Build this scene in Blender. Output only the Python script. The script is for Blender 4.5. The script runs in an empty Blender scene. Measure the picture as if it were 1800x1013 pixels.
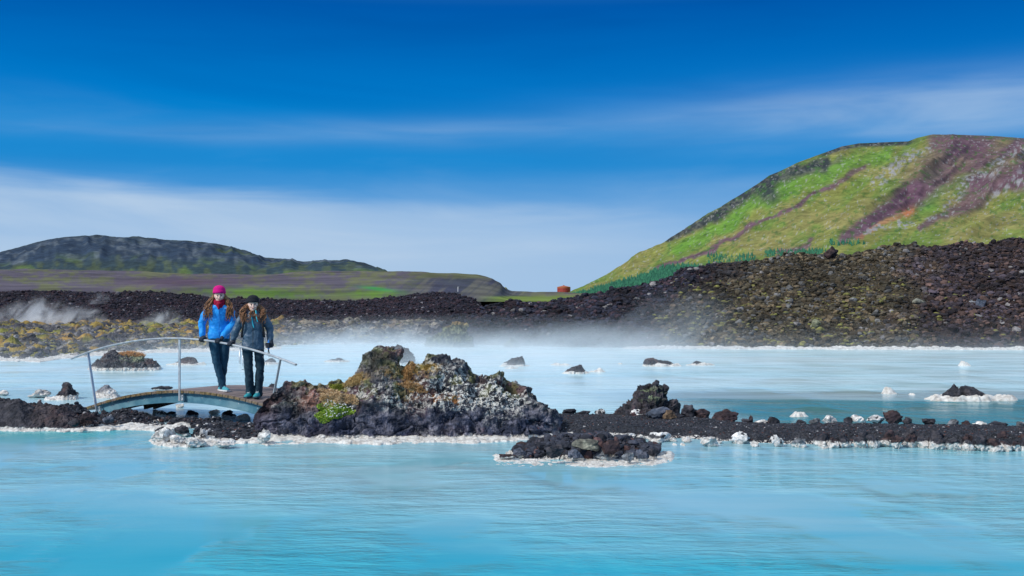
import bpy, bmesh, math, random
import numpy as np
from mathutils import Vector, Matrix
SC = bpy.context.scene
COL = SC.collection
R = math.radians
random.seed(7)
# ------------------------------------------------------------------ camera
CAMH = 1.92; F = 1800.0; HZ = 535.0
cd = bpy.data.cameras.new('camera'); cam = bpy.data.objects.new('camera', cd); COL.objects.link(cam)
cam.location = (0, 0, CAMH); cam.rotation_euler = (R(90), 0, 0)
cd.sensor_width = 36; cd.lens = 36 * F / 1800; cd.shift_y = (HZ - 506.5) / 1800
cd.clip_start = 0.1; cd.clip_end = 30000
SC.camera = cam
# ------------------------------------------------------------------ colour management and engine
SC.view_settings.view_transform = 'Standard'; SC.view_settings.look = 'None'
SC.view_settings.exposure = 0.30; SC.view_settings.gamma = 1.0
SC.render.engine = 'CYCLES'
SC.cycles.use_denoising = True
SC.cycles.max_bounces = 6; SC.cycles.volume_bounces = 2; SC.cycles.transparent_max_bounces = 8
SC.cycles.volume_step_rate = 1.0; SC.cycles.volume_max_steps = 64
# ------------------------------------------------------------------ node expression helper
class NX:
    def __init__(s, nt): s.nt = nt
    def new(s, t, **k):
        n = s.nt.nodes.new(t)
        for a, b in k.items(): setattr(n, a, b)
        return n
    def put(s, sock, v):
        if isinstance(v, Sock): s.nt.links.new(v.s, sock)
        elif v is not None: sock.default_value = v
    def math(s, op, a, b=None, c=None):
        n = s.new('ShaderNodeMath', operation=op); s.put(n.inputs[0], a); s.put(n.inputs[1], b); s.put(n.inputs[2], c)
        return Sock(s, n.outputs[0])
    def vmath(s, op, a, b=None):
        n = s.new('ShaderNodeVectorMath', operation=op); s.put(n.inputs[0], a)
        if b is not None: s.put(n.inputs[1], b)
        return Sock(s, n.outputs[0])
    def noise(s, vec, scale=5, detail=4, rough=.5, dist=0.0, out=0):
        n = s.new('ShaderNodeTexNoise'); s.put(n.inputs['Vector'], vec)
        for k, v in (('Scale', scale), ('Detail', detail), ('Roughness', rough), ('Distortion', dist)): s.put(n.inputs[k], v)
        return Sock(s, n.outputs[out])
    def voro(s, vec, scale=5, feature='F1', out='Distance', rnd=1.0):
        n = s.new('ShaderNodeTexVoronoi', feature=feature); s.put(n.inputs['Vector'], vec); s.put(n.inputs['Scale'], scale)
        s.put(n.inputs['Randomness'], rnd)
        return Sock(s, n.outputs[out])
    def ramp(s, f, stops, interp='LINEAR'):
        n = s.new('ShaderNodeValToRGB'); cr = n.color_ramp; cr.interpolation = interp
        while len(cr.elements) < len(stops): cr.elements.new(0.5)
        for e, (p, c) in zip(cr.elements, stops):
            e.position = p; e.color = (*c, 1) if len(c) == 3 else c
        s.put(n.inputs[0], f); return Sock(s, n.outputs[0])
    def smooth(s, v, a, b, lo=0., hi=1.):
        n = s.new('ShaderNodeMapRange', interpolation_type='SMOOTHSTEP'); s.put(n.inputs[0], v)
        for i, q in enumerate((a, b, lo, hi)): s.put(n.inputs[i + 1], q)
        return Sock(s, n.outputs[0])
    def mix(s, f, a, b, blend='MIX'):
        n = s.new('ShaderNodeMix', data_type='RGBA', blend_type=blend)
        s.put(n.inputs[0], f); s.put(n.inputs[6], s.c(a)); s.put(n.inputs[7], s.c(b)); return Sock(s, n.outputs[2])
    def c(s, a):
        return (*a, 1) if isinstance(a, tuple) and len(a) == 3 else a
    def xyz(s, v):
        n = s.new('ShaderNodeSeparateXYZ'); s.put(n.inputs[0], v); return [Sock(s, o) for o in n.outputs]
    def comb(s, x, y, z):
        n = s.new('ShaderNodeCombineXYZ'); s.put(n.inputs[0], x); s.put(n.inputs[1], y); s.put(n.inputs[2], z); return Sock(s, n.outputs[0])
    def attr(s, name='Col'):
        n = s.new('ShaderNodeAttribute', attribute_name=name); return Sock(s, n.outputs['Color'])
    def pos(s): return Sock(s, s.new('ShaderNodeNewGeometry').outputs['Position'])
    def normal(s): return Sock(s, s.new('ShaderNodeNewGeometry').outputs['Normal'])
    def obj(s): return Sock(s, s.new('ShaderNodeTexCoord').outputs['Object'])
    def bump(s, h, strength=.5, dist=.02, normal=None):
        n = s.new('ShaderNodeBump'); s.put(n.inputs['Strength'], strength); s.put(n.inputs['Distance'], dist); s.put(n.inputs['Height'], h)
        if normal is not None: s.put(n.inputs['Normal'], normal)
        return Sock(s, n.outputs[0])
class Sock:
    def __init__(s, nx, sk): s.x = nx; s.s = sk
    def __add__(a, b): return a.x.math('ADD', a, b)
    __radd__ = __add__
    def __sub__(a, b): return a.x.math('SUBTRACT', a, b)
    def __rsub__(a, b): return a.x.math('SUBTRACT', b, a)
    def __mul__(a, b): return a.x.math('MULTIPLY', a, b)
    __rmul__ = __mul__
    def __truediv__(a, b): return a.x.math('DIVIDE', a, b)
    def exp(a): return a.x.math('EXPONENT', a)
    def max(a, b): return a.x.math('MAXIMUM', a, b)
    def min(a, b): return a.x.math('MINIMUM', a, b)
    def absv(a): return a.x.math('ABSOLUTE', a)
    def scale(a, v): return a.x.vmath('MULTIPLY', a, v)
def material(name, base=(.5, .5, .5), rough=.8, metal=0., spec=.5, build=None):
    m = bpy.data.materials.new(name); m.use_nodes = True
    nt = m.node_tree; b = nt.nodes['Principled BSDF']; x = NX(nt)
    x.put(b.inputs['Base Color'], x.c(base)); b.inputs['Roughness'].default_value = rough
    b.inputs['Metallic'].default_value = metal; b.inputs['Specular IOR Level'].default_value = spec
    if build:
        for k, v in build(x).items(): x.put(b.inputs[k], x.c(v))
    return m
# ------------------------------------------------------------------ sky (real gradient of the evening-blue sky with streaky cloud) and sun
SUN_EL, SUN_AZ = R(40), R(-128)      # direction of the sun: behind the camera and to its left
w = bpy.data.worlds.new('World'); SC.world = w; w.use_nodes = True
nt = w.node_tree; x = NX(nt); bg = nt.nodes['Background']
sky = x.new('ShaderNodeTexSky', sky_type='NISHITA'); sky.sun_disc = False
sky.sun_elevation = SUN_EL; sky.sun_rotation = SUN_AZ; sky.air_density = 1.0; sky.dust_density = .6; sky.ozone_density = 2.0
d = Sock(x, x.new('ShaderNodeTexCoord').outputs['Generated'])
X, Y, Z = x.xyz(d)
el = Z / x.math('SQRT', X * X + Y * Y + 1e-4)            # tangent of the elevation
az = x.math('ARCTAN2', X, Y)
base = x.ramp(el * 1.25, [(0.0, (.285, .435, .63)), (.041, (.250, .405, .61)), (.090, (.150, .335, .60)), (.130, (.060, .255, .555)), (.165, (.012, .205, .52)),
                         (.205, (.0, .195, .52)), (.250, (.0, .155, .475)), (.300, (.0, .118, .41)), (.362, (.0, .080, .335)), (.60, (.10, .26, .50)), (1.0, (.52, .60, .70))])
# soft, wind-drawn cloud: noise stretched along the horizon
cv = x.comb(az * 1.6 + el * 1.1, el * 9.0, 0.3)
n1 = x.noise(cv, 1.6, 6, .55, .6); n2 = x.noise(x.comb(az * 3.5, el * 26., 3.1), 1.3, 5, .5, .4)
def band(a0, aw, e0, ew, tilt=0.0):
    u = (az - a0) / aw; v = (el - e0 - az * tilt) / ew
    return (-1. * (u * u + v * v)).exp()
edge = .118 - (az + .46) * .048 + (n2 - .5) * .030
low = x.smooth(el - edge, .008, -.016) * x.smooth(az, .30, -.20) * x.smooth(el, -.06, .07) * (.62 + .30 * x.smooth(n1, .3, .7)) + band(.10, .5, .055, .03) * .2
rt = band(.42, .24, .176, .026, .0) * .58 + band(.22, .22, .105, .02) * .20
wisp = band(-.10, .34, .168, .012, .02) * .26
high = band(.55, .5, .25, .03, .02) * .10
n3 = x.smooth(n2, .30, .75)
mask = low * (n3 * .25 + .75) + (rt + wisp ) * (n3 * .75 + .45) + x.smooth(n1, .50, .80) * x.smooth(el, .22, .10) * .16
c1 = x.mix(mask.min(1.0), base, (.375, .495, .645))
dark = x.smooth(n1, .56, .3) * .45 * x.smooth(el, .05, .2)
c2 = x.mix(dark, c1, x.mix(1.0, c1, (.74, .82, .88), 'MULTIPLY'))
# a share of the physical sky, which also lights the scene from above
nish = x.mix(1.0, Sock(x, sky.outputs[0]), (.08, .08, .085), 'MULTIPLY')
fac = x.smooth(el, .32, 1.1, .0, .30)
x.put(bg.inputs[0], x.mix(fac, c2, nish)); bg.inputs[1].default_value = 1.0
sd = bpy.data.lights.new('sun', 'SUN'); sun = bpy.data.objects.new('sun', sd); COL.objects.link(sun)
sd.energy = 2.6; sd.angle = R(10); sd.color = (1, .95, .87)
sdir = Vector((math.sin(SUN_AZ) * math.cos(SUN_EL), math.cos(SUN_AZ) * math.cos(SUN_EL), math.sin(SUN_EL)))
sun.rotation_euler = sdir.to_track_quat('Z', 'Y').to_euler()
sun.location = sdir * 50
# ------------------------------------------------------------------ helpers
def S2L(r, g, b):
    return tuple(((c / 255) / 12.92 if c / 255 <= .04045 else ((c / 255 + .055) / 1.055) ** 2.4) for c in (r, g, b))
def at(px, py, D): return Vector(((px - 900) / F * D, D, CAMH - (py - HZ) / F * D))
def ground_d(py, z=0.0): return (CAMH - z) * F / (py - HZ)
def tag(o, label=None, cat=None, group=None, kind=None):
    if label: o['label'] = label
    if cat: o['category'] = cat
    if group: o['group'] = group
    if kind: o['kind'] = kind
    return o
def empty(name, loc, label=None, cat=None, group=None, rz=0):
    o = bpy.data.objects.new(name, None); COL.objects.link(o); o.location = loc; o.rotation_euler = (0, 0, rz)
    o.empty_display_size = .1
    return tag(o, label, cat, group)
def link(name, me, parent=None, mat=None):
    o = bpy.data.objects.new(name, me); COL.objects.link(o)
    if mat: me.materials.append(mat)
    if parent: o.parent = parent
    return o
def mesh_np(name, V, Fc, col=None, smooth=True):
    """V (n,3), Fc (m,k) all faces of k corners"""
    V = np.asarray(V, np.float32).reshape(-1, 3); Fc = np.asarray(Fc, np.int32)
    me = bpy.data.meshes.new(name); k = Fc.shape[1]
    me.vertices.add(len(V)); me.vertices.foreach_set('co', V.ravel())
    me.loops.add(Fc.size); me.loops.foreach_set('vertex_index', Fc.ravel())
    me.polygons.add(len(Fc)); me.polygons.foreach_set('loop_start', np.arange(0, Fc.size, k, dtype=np.int32))
    me.polygons.foreach_set('use_smooth', np.full(len(Fc), smooth))
    me.update(calc_edges=True)
    if col is not None:
        a = me.color_attributes.new('Col', 'FLOAT_COLOR', 'POINT')
        c = np.ones((len(V), 4), np.float32); c[:, :3] = np.asarray(col).reshape(-1, 3); a.data.foreach_set('color', c.ravel())
    me.validate()
    return me
def grid_faces(nu, nv, flip=False):
    i = np.arange((nu - 1) * (nv - 1)); u = i // (nv - 1); v = i % (nv - 1); a = u * nv + v
    f = np.stack([a, a + nv, a + nv + 1, a + 1], 1)
    return f[:, ::-1] if flip else f
def grid_obj(name, P, col, mat, parent=None, smooth=True, flip=False):
    nu, nv = P.shape[:2]
    return link(name, mesh_np(name, P, grid_faces(nu, nv, flip), col, smooth), parent, mat)
def _h(ix, iy, iz, seed):
    h = (ix.astype(np.int64) * 374761393 + iy.astype(np.int64) * 668265263 + iz.astype(np.int64) * 2147483647 + seed * 974634777) & 0xffffffff
    h = ((h ^ (h >> 13)) * 1274126177) & 0xffffffff
    h = ((h ^ (h >> 16)) * 2246822519) & 0xffffffff
    return ((h ^ (h >> 15)) & 0xffffff) / float(0xffffff)
def vnoise(P, seed=0):
    P = np.asarray(P, float); i = np.floor(P).astype(np.int64); f = P - i; f = f * f * f * (f * (f * 6 - 15) + 10)
    x0, y0, z0 = i[..., 0], i[..., 1], i[..., 2]; fx, fy, fz = f[..., 0], f[..., 1], f[..., 2]
    r = 0
    for dx in (0, 1):
        for dy in (0, 1):
            for dz in (0, 1):
                wgt = (fx if dx else 1 - fx) * (fy if dy else 1 - fy) * (fz if dz else 1 - fz)
                r = r + wgt * _h(x0 + dx, y0 + dy, z0 + dz, seed)
    return r
def fbm(P, scale=1., octv=4, seed=0, gain=.5, ridged=False, lac=2.03):
    """about -1..1 (ridged: 0..1)"""
    P = np.asarray(P, float) * scale; r = 0; a = 1; t = 0
    for o in range(octv):
        n = vnoise(P + 17.3 * o, seed + o) * 2 - 1
        r = r + a * ((1 - np.abs(n)) if ridged else n); t += a; a *= gain; P = P * lac
    return r / t * (1 if ridged else 1.7)
def voronoi(P, scale=1., seed=0):
    """F1, F2 and a random number of the nearest cell"""
    P = np.asarray(P, float) * scale; i = np.floor(P).astype(np.int64)
    f1 = np.full(P.shape[:-1], 9.); f2 = f1.copy(); cid = np.zeros(P.shape[:-1])
    for dx in (-1, 0, 1):
        for dy in (-1, 0, 1):
            for dz in (-1, 0, 1):
                c = i + np.array([dx, dy, dz])
                q = np.stack([_h(c[..., 0], c[..., 1], c[..., 2], seed + k) for k in (1, 2, 3)], -1) + c
                dd = np.sqrt(((P - q) ** 2).sum(-1)); hh = _h(c[..., 0], c[..., 1], c[..., 2], seed + 9)
                n = dd < f1
                f2 = np.where(n, f1, np.minimum(f2, dd)); cid = np.where(n, hh, cid); f1 = np.where(n, dd, f1)
    return f1, f2, cid
def sstep(v, a, b):
    t = np.clip((np.asarray(v, float) - a) / (b - a), 0, 1); return t * t * (3 - 2 * t)
def lerpc(a, b, t): return np.asarray(a) * (1 - t[..., None]) + np.asarray(b) * t[..., None]
def prof(pts, v): p = np.array(pts, float); return np.interp(v, p[:, 0], p[:, 1])
def grid_normals(P):
    du = np.gradient(P, axis=0); dv = np.gradient(P, axis=1); n = np.cross(du, dv); n /= np.linalg.norm(n, axis=-1, keepdims=True) + 1e-9
    return n
# ------------------------------------------------------------------ materials of the ground and the rocks
def vcol_mat(name, scale, amt=.5, rough=.9, bump=.5, bdist=.05, spec=.3, sil=None, lich=None):
    """colour of the thing from its own attribute, broken up by noise; sil=(z, width): white mineral deposit up to that height above the water"""
    def b(x):
        p = x.pos(); c = x.attr()
        n = x.noise(p, scale, 6, .62); n2 = x.noise(p, scale * 4.1, 4, .6)
        v = x.smooth(n, .25, .75, 1 - amt, 1 + amt) * x.smooth(n2, .25, .75, 1 - amt * .7, 1 + amt * .7)
        c = x.mix(1.0, c, x.comb(v, v, v), 'MULTIPLY')
        r = rough
        if lich:
            ln = x.smooth(x.noise(p, lich[0], 8, .78), lich[1], lich[1] + .05) * x.attr('Lich')
            c = x.mix(ln * .85, c, lich[2])
        h = n + n2 * .35 + x.voro(p, scale * 2.2) * .5
        out = {}
        if sil:
            z = x.xyz(p)[2]
            sn = x.noise(p, 5.5, 5, .65)
            f = x.smooth(z - (sn - .5) * sil[1] * 2.2, sil[0], sil[0] - sil[1] * .35)
            fn = x.noise(p, 22, 4, .6)
            white = x.mix(x.smooth(fn, .35, .65), (.42, .39, .36), (.72, .71, .69))
            c = x.mix(f, c, white); h = h * (1. - f * .6) + x.noise(p, 30, 3, .6) * f * .5
        out['Base Color'] = c; out['Normal'] = x.bump(h, bump, bdist)
        return out
    return material(name, rough=rough, spec=spec, build=b)
M = {}
M['hill'] = vcol_mat('hill_grass_and_scree', .12, .30, .95, .35, 1.2, .1)
M['far'] = vcol_mat('far_hill', .03, .30, .95, .35, 4., .1)
M['bank'] = vcol_mat('lava_bank', 1.6, .45, .9, .8, .15, .25)
M['rubble'] = vcol_mat('lava_rubble', 6., .45, .85, .6, .04, .3)
M['moss'] = vcol_mat('mossy_lava', 2.5, .50, .95, .8, .08, .15)
M['rock'] = vcol_mat('lava_rock', 7., .50, .85, .9, .035, .35, sil=(.055, .05))
M['rock_high'] = vcol_mat('lava_rock_deep_crust', 7., .50, .85, .9, .035, .35, sil=(.095, .06))
M['islet'] = vcol_mat('islet_rock', 9., .55, .8, .9, .03, .4, sil=(.07, .06))
M['outcrop'] = vcol_mat('outcrop_rock', 7., .55, .85, 1.0, .04, .35, sil=(.06, .07), lich=(14., .495, (.74, .74, .69)))
M['gravel'] = vcol_mat('black_gravel', 22., .5, .85, .9, .02, .35, sil=(.035, .05))
def _cr(x):
    p = x.pos(); n = x.noise(p, 9, 6, .65); f = x.smooth(n, .3, .62)
    return {'Base Color': x.mix(f, (.38, .35, .32), (.74, .73, .70)), 'Normal': x.bump(n + x.noise(p, 40, 4, .6) * .4, .8, .03)}
M['crust'] = material('white_mineral_crust', rough=.75, spec=.3, build=_cr)
def _water(x):
    p = x.pos(); X, Y, Z = x.xyz(p)
    s = x.noise(x.comb(X * .10, Y * .32, 0.), 1.0, 4, .55, .8)
    s2 = x.noise(x.comb(X * .35, Y * 1.1, 4.), 1.0, 4, .5, .5)
    mil = x.smooth(s * .65 + s2 * .35, .36, .64)
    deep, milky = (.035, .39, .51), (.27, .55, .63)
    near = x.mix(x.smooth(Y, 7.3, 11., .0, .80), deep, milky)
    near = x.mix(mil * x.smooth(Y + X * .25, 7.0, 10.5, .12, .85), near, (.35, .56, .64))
    dk = x.smooth(x.noise(x.comb(X * .22, Y * .9, 9.), 1., 3, .5, .7), .42, .78); near = x.mix(dk * .18, near, (.05, .40, .50))
    lag = x.mix(mil * .5, (.52, .80, .86), (.78, .89, .92))
    teal = x.smooth(X + (s - .5) * 4., 2.0, 4.5) * x.smooth(Y + (s2 - .5) * 1., 21.3, 20.2)
    lag = x.mix(teal * .92, lag, (.005, .19, .22))
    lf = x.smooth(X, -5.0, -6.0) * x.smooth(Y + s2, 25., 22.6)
    bank_refl = x.smooth(X, 1.0, 4.0) * x.smooth(Y + s2 * 1.5, 24.5, 22.2) ; lag = x.mix(bank_refl * (1. - teal) * .55, lag, (.14, .19, .21))  # dark reflection of the bank, painted as a band into the lagoon colour
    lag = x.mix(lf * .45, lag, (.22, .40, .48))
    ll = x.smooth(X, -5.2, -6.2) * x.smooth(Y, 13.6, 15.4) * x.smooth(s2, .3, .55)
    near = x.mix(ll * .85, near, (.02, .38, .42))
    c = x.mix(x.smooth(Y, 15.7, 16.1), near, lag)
    rx = x.smooth(Y, 15., 40., 1., .45)
    h = x.noise(x.comb(X * .9, Y * 3.0, 0.), 1.3, 4, .55, .6) * 1.3 + x.noise(x.comb(X * 4., Y * 10., 2.), 1.2, 3, .55, .4) * .45
    gust = x.smooth(x.noise(x.comb(X * .5, Y * .35, 7.), 1., 3, .5), .40, .60, .05, 1.2)
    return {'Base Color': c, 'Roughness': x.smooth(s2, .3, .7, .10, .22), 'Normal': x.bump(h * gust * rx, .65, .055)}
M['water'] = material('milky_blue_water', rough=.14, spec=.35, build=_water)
M['water'].node_tree.nodes['Principled BSDF'].inputs['IOR'].default_value = 1.33
# ------------------------------------------------------------------ ground, water, hills
def sheet(name, x0, x1, y0, y1, z, mat, nx=2, ny=2):
    xs = np.linspace(x0, x1, nx); ys = np.linspace(y0, y1, ny)
    P = np.stack(np.meshgrid(xs, ys, indexing='ij'), -1); P = np.concatenate([P, np.full(P.shape[:2] + (1,), z)], -1)
    return grid_obj(name, P, np.full(P.shape, .1), mat)
g = sheet('ground', -9000, 9000, -3000, 12000, -1.2, M['hill']); tag(g, kind='structure')
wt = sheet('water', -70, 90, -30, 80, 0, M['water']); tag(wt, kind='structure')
def ridge(name, pts, Df, Dc, Db, zf, nu, nv, power, x0, x1, disp, colf, mat, nback=12):
    """terrain that rises from distance Df to a crest at Dc seen along pts, and falls behind it"""
    px = np.linspace(x0, x1, nu); cy = prof(pts, px)
    fn = lambda q: prof(q, px) if isinstance(q, list) else np.full(nu, float(q))
    Df, Dc, Db, zf = fn(Df), fn(Dc), fn(Db), fn(zf)
    zc = CAMH - (cy - HZ) / F * Dc
    t = np.concatenate([np.linspace(0, 1, nv), 1 + np.linspace(0, 1, nback + 1)[1:]])
    U = np.repeat(px[:, None], len(t), 1); T = np.repeat(t[None, :], nu, 0)
    Df, Dc, Db, zf, zc = (q[:, None] for q in (Df, Dc, Db, zf, zc))
    front = T <= 1
    D = np.where(front, Df + (Dc - Df) * T, Dc + (Db - Dc) * (T - 1))
    s = np.clip(T, 0, 1) ** power
    z = np.where(front, zf + (zc - zf) * s, zc + (-1.3 - zc) * sstep(T - 1, 0, 1) )
    P = np.stack([(U - 900) / F * D, D, z], -1)
    P[..., 2] += disp(P, U, T)
    return grid_obj(name, P, colf(P, U, T), mat, flip=False), P
# far flat-topped mountain on the left
def py_of(P): return HZ - (P[..., 2] - CAMH) / P[..., 1] * F
mt = [(-900, 505), (-400, 495), (-200, 478), (-80, 462), (0, 444), (30, 436), (62, 427), (100, 419), (135, 416), (165, 413), (200, 417), (250, 418), (290, 423), (330, 425), (380, 429), (420, 437), (460, 452), (500, 457), (540, 461), (575, 459), (610, 458), (640, 463), (670, 474), (700, 487), (760, 500), (830, 520)]
def mdisp(P, U, T):
    q = np.stack([U / 9, T * 8, T * 0], -1)
    gul = fbm(np.stack([U / 28, T * 1.2, 0 * T], -1), 1, 4, 3, ridged=True)
    k = np.clip(T * (1.35 - T), 0, 1) * (T < 1.3)
    return (gul - .6) * 30 * k * sstep(T, 1.0, .8) + fbm(P, .008, 3, 5) * 2 * np.clip(T, 0, 1) + fbm(P, .06, 3, 6) * 2.5 * np.clip(T, 0, .6)
def mcol(P, U, T):
    n = fbm(np.stack([U / 14, T * 9, 0 * T], -1), 1, 5, 11); n2 = fbm(np.stack([U / 40, T * 4, 0 * T + 4], -1), 1, 4, 12)
    cliff = sstep(T, .08, .22) * sstep(T, 1.0, .80) * sstep(n2 + (450 - U) / 300, -.5, .3)
    c = lerpc((.035, .058, .070), (.065, .088, .058), sstep(n, -.2, .4))
    c = lerpc(c, (.035, .05, .07), sstep(T, .7, .95) * .7)
    c = lerpc(c, lerpc((.028, .046, .080), (.105, .13, .165), sstep(n * .6 + fbm(np.stack([U / 9, T * 5, 0 * T + 7], -1), 1, 5, 15) * .6, -.2, .9)), cliff * .9)
    g = sstep(n2, .15, .5) * sstep(T, .35, .05); c = lerpc(c, (.10, .15, .04), g * .6)
    return c
o, _ = ridge('far_mountain', mt, 1500, 1950, 2600, 42, 520, 90, .62, -900, 830, mdisp, mcol, M['far']); tag(o, kind='structure')
# heath slope with the rounded ridge that ends in a bluff
hp = [(-600, 476), (-150, 477), (0, 478), (150, 480), (300, 482), (420, 484), (560, 481), (620, 480), (700, 480), (750, 481), (800, 485), (840, 490), (866, 497), (880, 506), (884, 514), (890, 521), (900, 526), (940, 529), (990, 529), (1100, 531)]
def hdisp(P, U, T):
    return (fbm(P, .006, 4, 21) * 3.0 + fbm(P, .03, 4, 22) * .8) * np.clip(T * 3, 0, 1) * sstep(T, 1.9, 1.0)
def hcol(P, U, T):
    pyv = py_of(P); n = fbm(np.stack([U / 45, pyv / 13, 0 * T], -1), 1, 6, 31, .62); n2 = fbm(np.stack([U / 9, pyv / 3, 0 * T + 2], -1), 1, 4, 33)
    c = lerpc((.105, .09, .115), (.13, .135, .07), sstep(n + n2 * .5, -.5, .6))
    c = lerpc(c, (.095, .055, .085), np.exp(-((U - 330) / 110) ** 2 - ((pyv - 497) / 9) ** 2) * .8)
    gr = np.exp(-((U - 440 - (pyv - 512) * 4) / 90) ** 2 - ((pyv - 516) / 9) ** 2)
    gr = np.maximum(gr, np.exp(-((U - 660) / 60) ** 2 - ((pyv - 517) / 7) ** 2))
    c = lerpc(c, (.11, .21, .025), np.clip(gr * (1 + n2 * .5), 0, 1) * .9)
    streak = np.exp(-((pyv - 507 - (U - 655) * .12) / 3.0) ** 2) * np.exp(-((U - 665) / 30) ** 2)
    c = lerpc(c, (.02, .30, .05), np.clip(streak, 0, 1) * .8)
    bl = sstep(U, 650, 800) * sstep(pyv, 487, 492) * sstep(U, 960, 880); r = fbm(np.stack([(U + pyv * 1.2) / 9, pyv / 30, 0 * T], -1), 1, 4, 35)
    c = lerpc(c, lerpc((.045, .05, .08), (.12, .115, .10), sstep(r, -.2, .5)), bl * .85)
    fl = sstep(U, 830, 885) * sstep(pyv, 519, 523); c = lerpc(c, (.16, .22, .04), fl * .9)
    return c
o, _ = ridge('heath_ridge', hp, 110, [(-600, 1150), (700, 1100), (880, 1000), (1100, 900)], 1500, 2.2, 800, 130, 1.0, -1300, 1100, hdisp, hcol, M['far']); tag(o, kind='structure')
# great green hill on the right
rp = [(860, 533), (940, 529), (975, 523), (1000, 515), (1030, 501), (1060, 486), (1090, 469), (1120, 452), (1160, 430), (1190, 411), (1225, 391), (1260, 369), (1300, 344), (1330, 325), (1352, 309), (1370, 302), (1400, 287), (1440, 272), (1480, 257), (1510, 252), (1560, 250), (1596, 249), (1612, 243), (1640, 237), (1680, 237), (1740, 239), (1800, 243), (1900, 250), (2100, 280), (2400, 360)]
def rdisp(P, U, T):
    k = np.clip(T * 2.2, 0, 1) * sstep(T, 1.9, 1.0)
    kk = k * np.clip((1 - np.clip(T, 0, 1)) * 5 + .03, 0, 1)
    s = (U + (py_of(P)) * 1.0)
    rid = fbm(np.stack([(U * .62 + py_of(P)) / 75, (U - py_of(P)) / 420, 0 * T], -1), 1, 4, 41, ridged=True)
    return (rid - .62) * 15 * kk + fbm(P, .02, 4, 43) * 3.2 * kk + fbm(P, .07, 4, 44) * 1.1 * k * (kk + .15)
def seg(U, V, a, b, wa, wb):
    """soft 0..1 around the segment a-b, half width wa at a and wb at b"""
    a = np.array(a, float); b = np.array(b, float); d = b - a; L = (d ** 2).sum()
    t = np.clip(((U - a[0]) * d[0] + (V - a[1]) * d[1]) / L, 0, 1)
    dist = np.hypot(U - a[0] - t * d[0], V - a[1] - t * d[1]); w_ = wa + (wb - wa) * t
    return sstep(dist / w_, 1.75, .35)
def rcol(P, U, T):
    V = py_of(P)
    w1 = fbm(np.stack([U / 40, V / 40, 0 * T], -1), 1, 4, 51) * 9; w2 = fbm(np.stack([U / 12, V / 12, 0 * T + 5], -1), 1, 3, 52) * 4
    u, v = U + w1 + w2, V + w1 * .6 - w2
    n = fbm(np.stack([(U + V) / 30, (U * .5 - V) / 90, 0 * T], -1), 1, 5, 53); nf = fbm(np.stack([U / 5, V / 4, 0 * T], -1), 1, 4, 54)
    c = lerpc((.200, .210, .058), (.132, .195, .042), sstep(n, -.4, .5))
    c = lerpc(c, (.25, .21, .085), sstep(fbm(np.stack([U / 70, V / 30, 0 * T + 9], -1), 1, 4, 55), .0, .5) * .6)
    cr = prof(rp, U); dep = V - cr
    # bright grass strip under the dark crags of the rear shoulder
    c = lerpc(c, (.115, .255, .035), seg(u, v, (1190, 440), (1390, 325), 8, 14) * .85)
    c = lerpc(c, (.12, .245, .04), seg(u, v, (1390, 322), (1560, 270), 16, 11) * .8)
    c = lerpc(c, (.08, .24, .03), seg(u, v, (1620, 350), (1640, 320), 26, 20) * .75)
    # purple scree lines
    for a, b, wa, wb, s in (((1110, 505), (1330, 395), 3, 5, .8), ((1330, 395), (1520, 295), 3, 5, .75), ((1290, 345), (1480, 282), 3, 4, .3),
                            ((1480, 425), (1600, 335), 7, 18, .9), ((1590, 345), (1700, 262), 24, 38, .62), ((1650, 258), (1800, 262), 16, 22, .62), ((1720, 320), (1830, 300), 14, 30, .6), ((1520, 400), (1560, 372), 8, 10, .6), ((1600, 340), (1800, 250), 6, 10, .5),
                            ((1380, 445), (1420, 425), 4, 7, .7), ((1620, 400), (1800, 295), 7, 22, .7)):
        c = lerpc(c, (.125, .068, .10), np.clip(seg(u, v, a, b, wa, wb) * s * 1.25 + n * .15 * seg(u, v, a, b, wa * 1.6, wb * 1.6), 0, .92))
    c = lerpc(c, (.42, .16, .075), np.exp(-((u - 1588) / 13) ** 2 - ((v - 371) / 9) ** 2))
    c = lerpc(c, (.34, .15, .09), seg(u, v, (1510, 415), (1575, 385), 3, 5) * .7)
    # crags along the rear crest
    crag = seg(u, v, (1180, 420), (1350, 325), 6, 12) * 1.0
    crag = np.maximum(crag, seg(u, v, (1345, 330), (1372, 310), 22, 14)); crag = np.maximum(crag, seg(u, v, (1380, 305), (1450, 285), 9, 10))
    crag = np.maximum(crag, sstep(dep, 10, 4) * sstep(U, 1420, 1460) * sstep(U, 1620, 1590))
    rc = lerpc((.025, .032, .045), (.085, .09, .085), sstep(nf, .0, .5))
    c = lerpc(c, rc, np.clip(crag, 0, 1) * .93)
    # pale outcrops
    for a, b, wa, wb in (((1540, 318), (1600, 270), 9, 8), ((1600, 285), (1650, 255), 6, 6), ((1660, 360), (1720, 310), 6, 8), ((1740, 345), (1800, 305), 10, 14), ((1700, 330), (1800, 255), 5, 9), ((1520, 408), (1600, 392), 4, 6), ((1590, 400), (1660, 375), 4, 5)):
        k = seg(u, v, a, b, wa, wb) * sstep(nf, -.05, .3); c = lerpc(c, (.27, .27, .29), k * .85)
    c = lerpc(c, (.08, .07, .075), sstep(dep, 9, 3) * sstep(U, 1630, 1680) * .7)
    spk = sstep(fbm(np.stack([U / 3.2, V / 2.6, 0 * T], -1), 1, 3, 57), .74, .9); c = lerpc(c, (.32, .32, .32), spk * .6)
    spd = sstep(fbm(np.stack([U / 7, V / 4, 0 * T + 3], -1), 1, 3, 58), .5, .75); c = lerpc(c, (.05, .13, .03), spd * .6)
    return c
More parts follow.
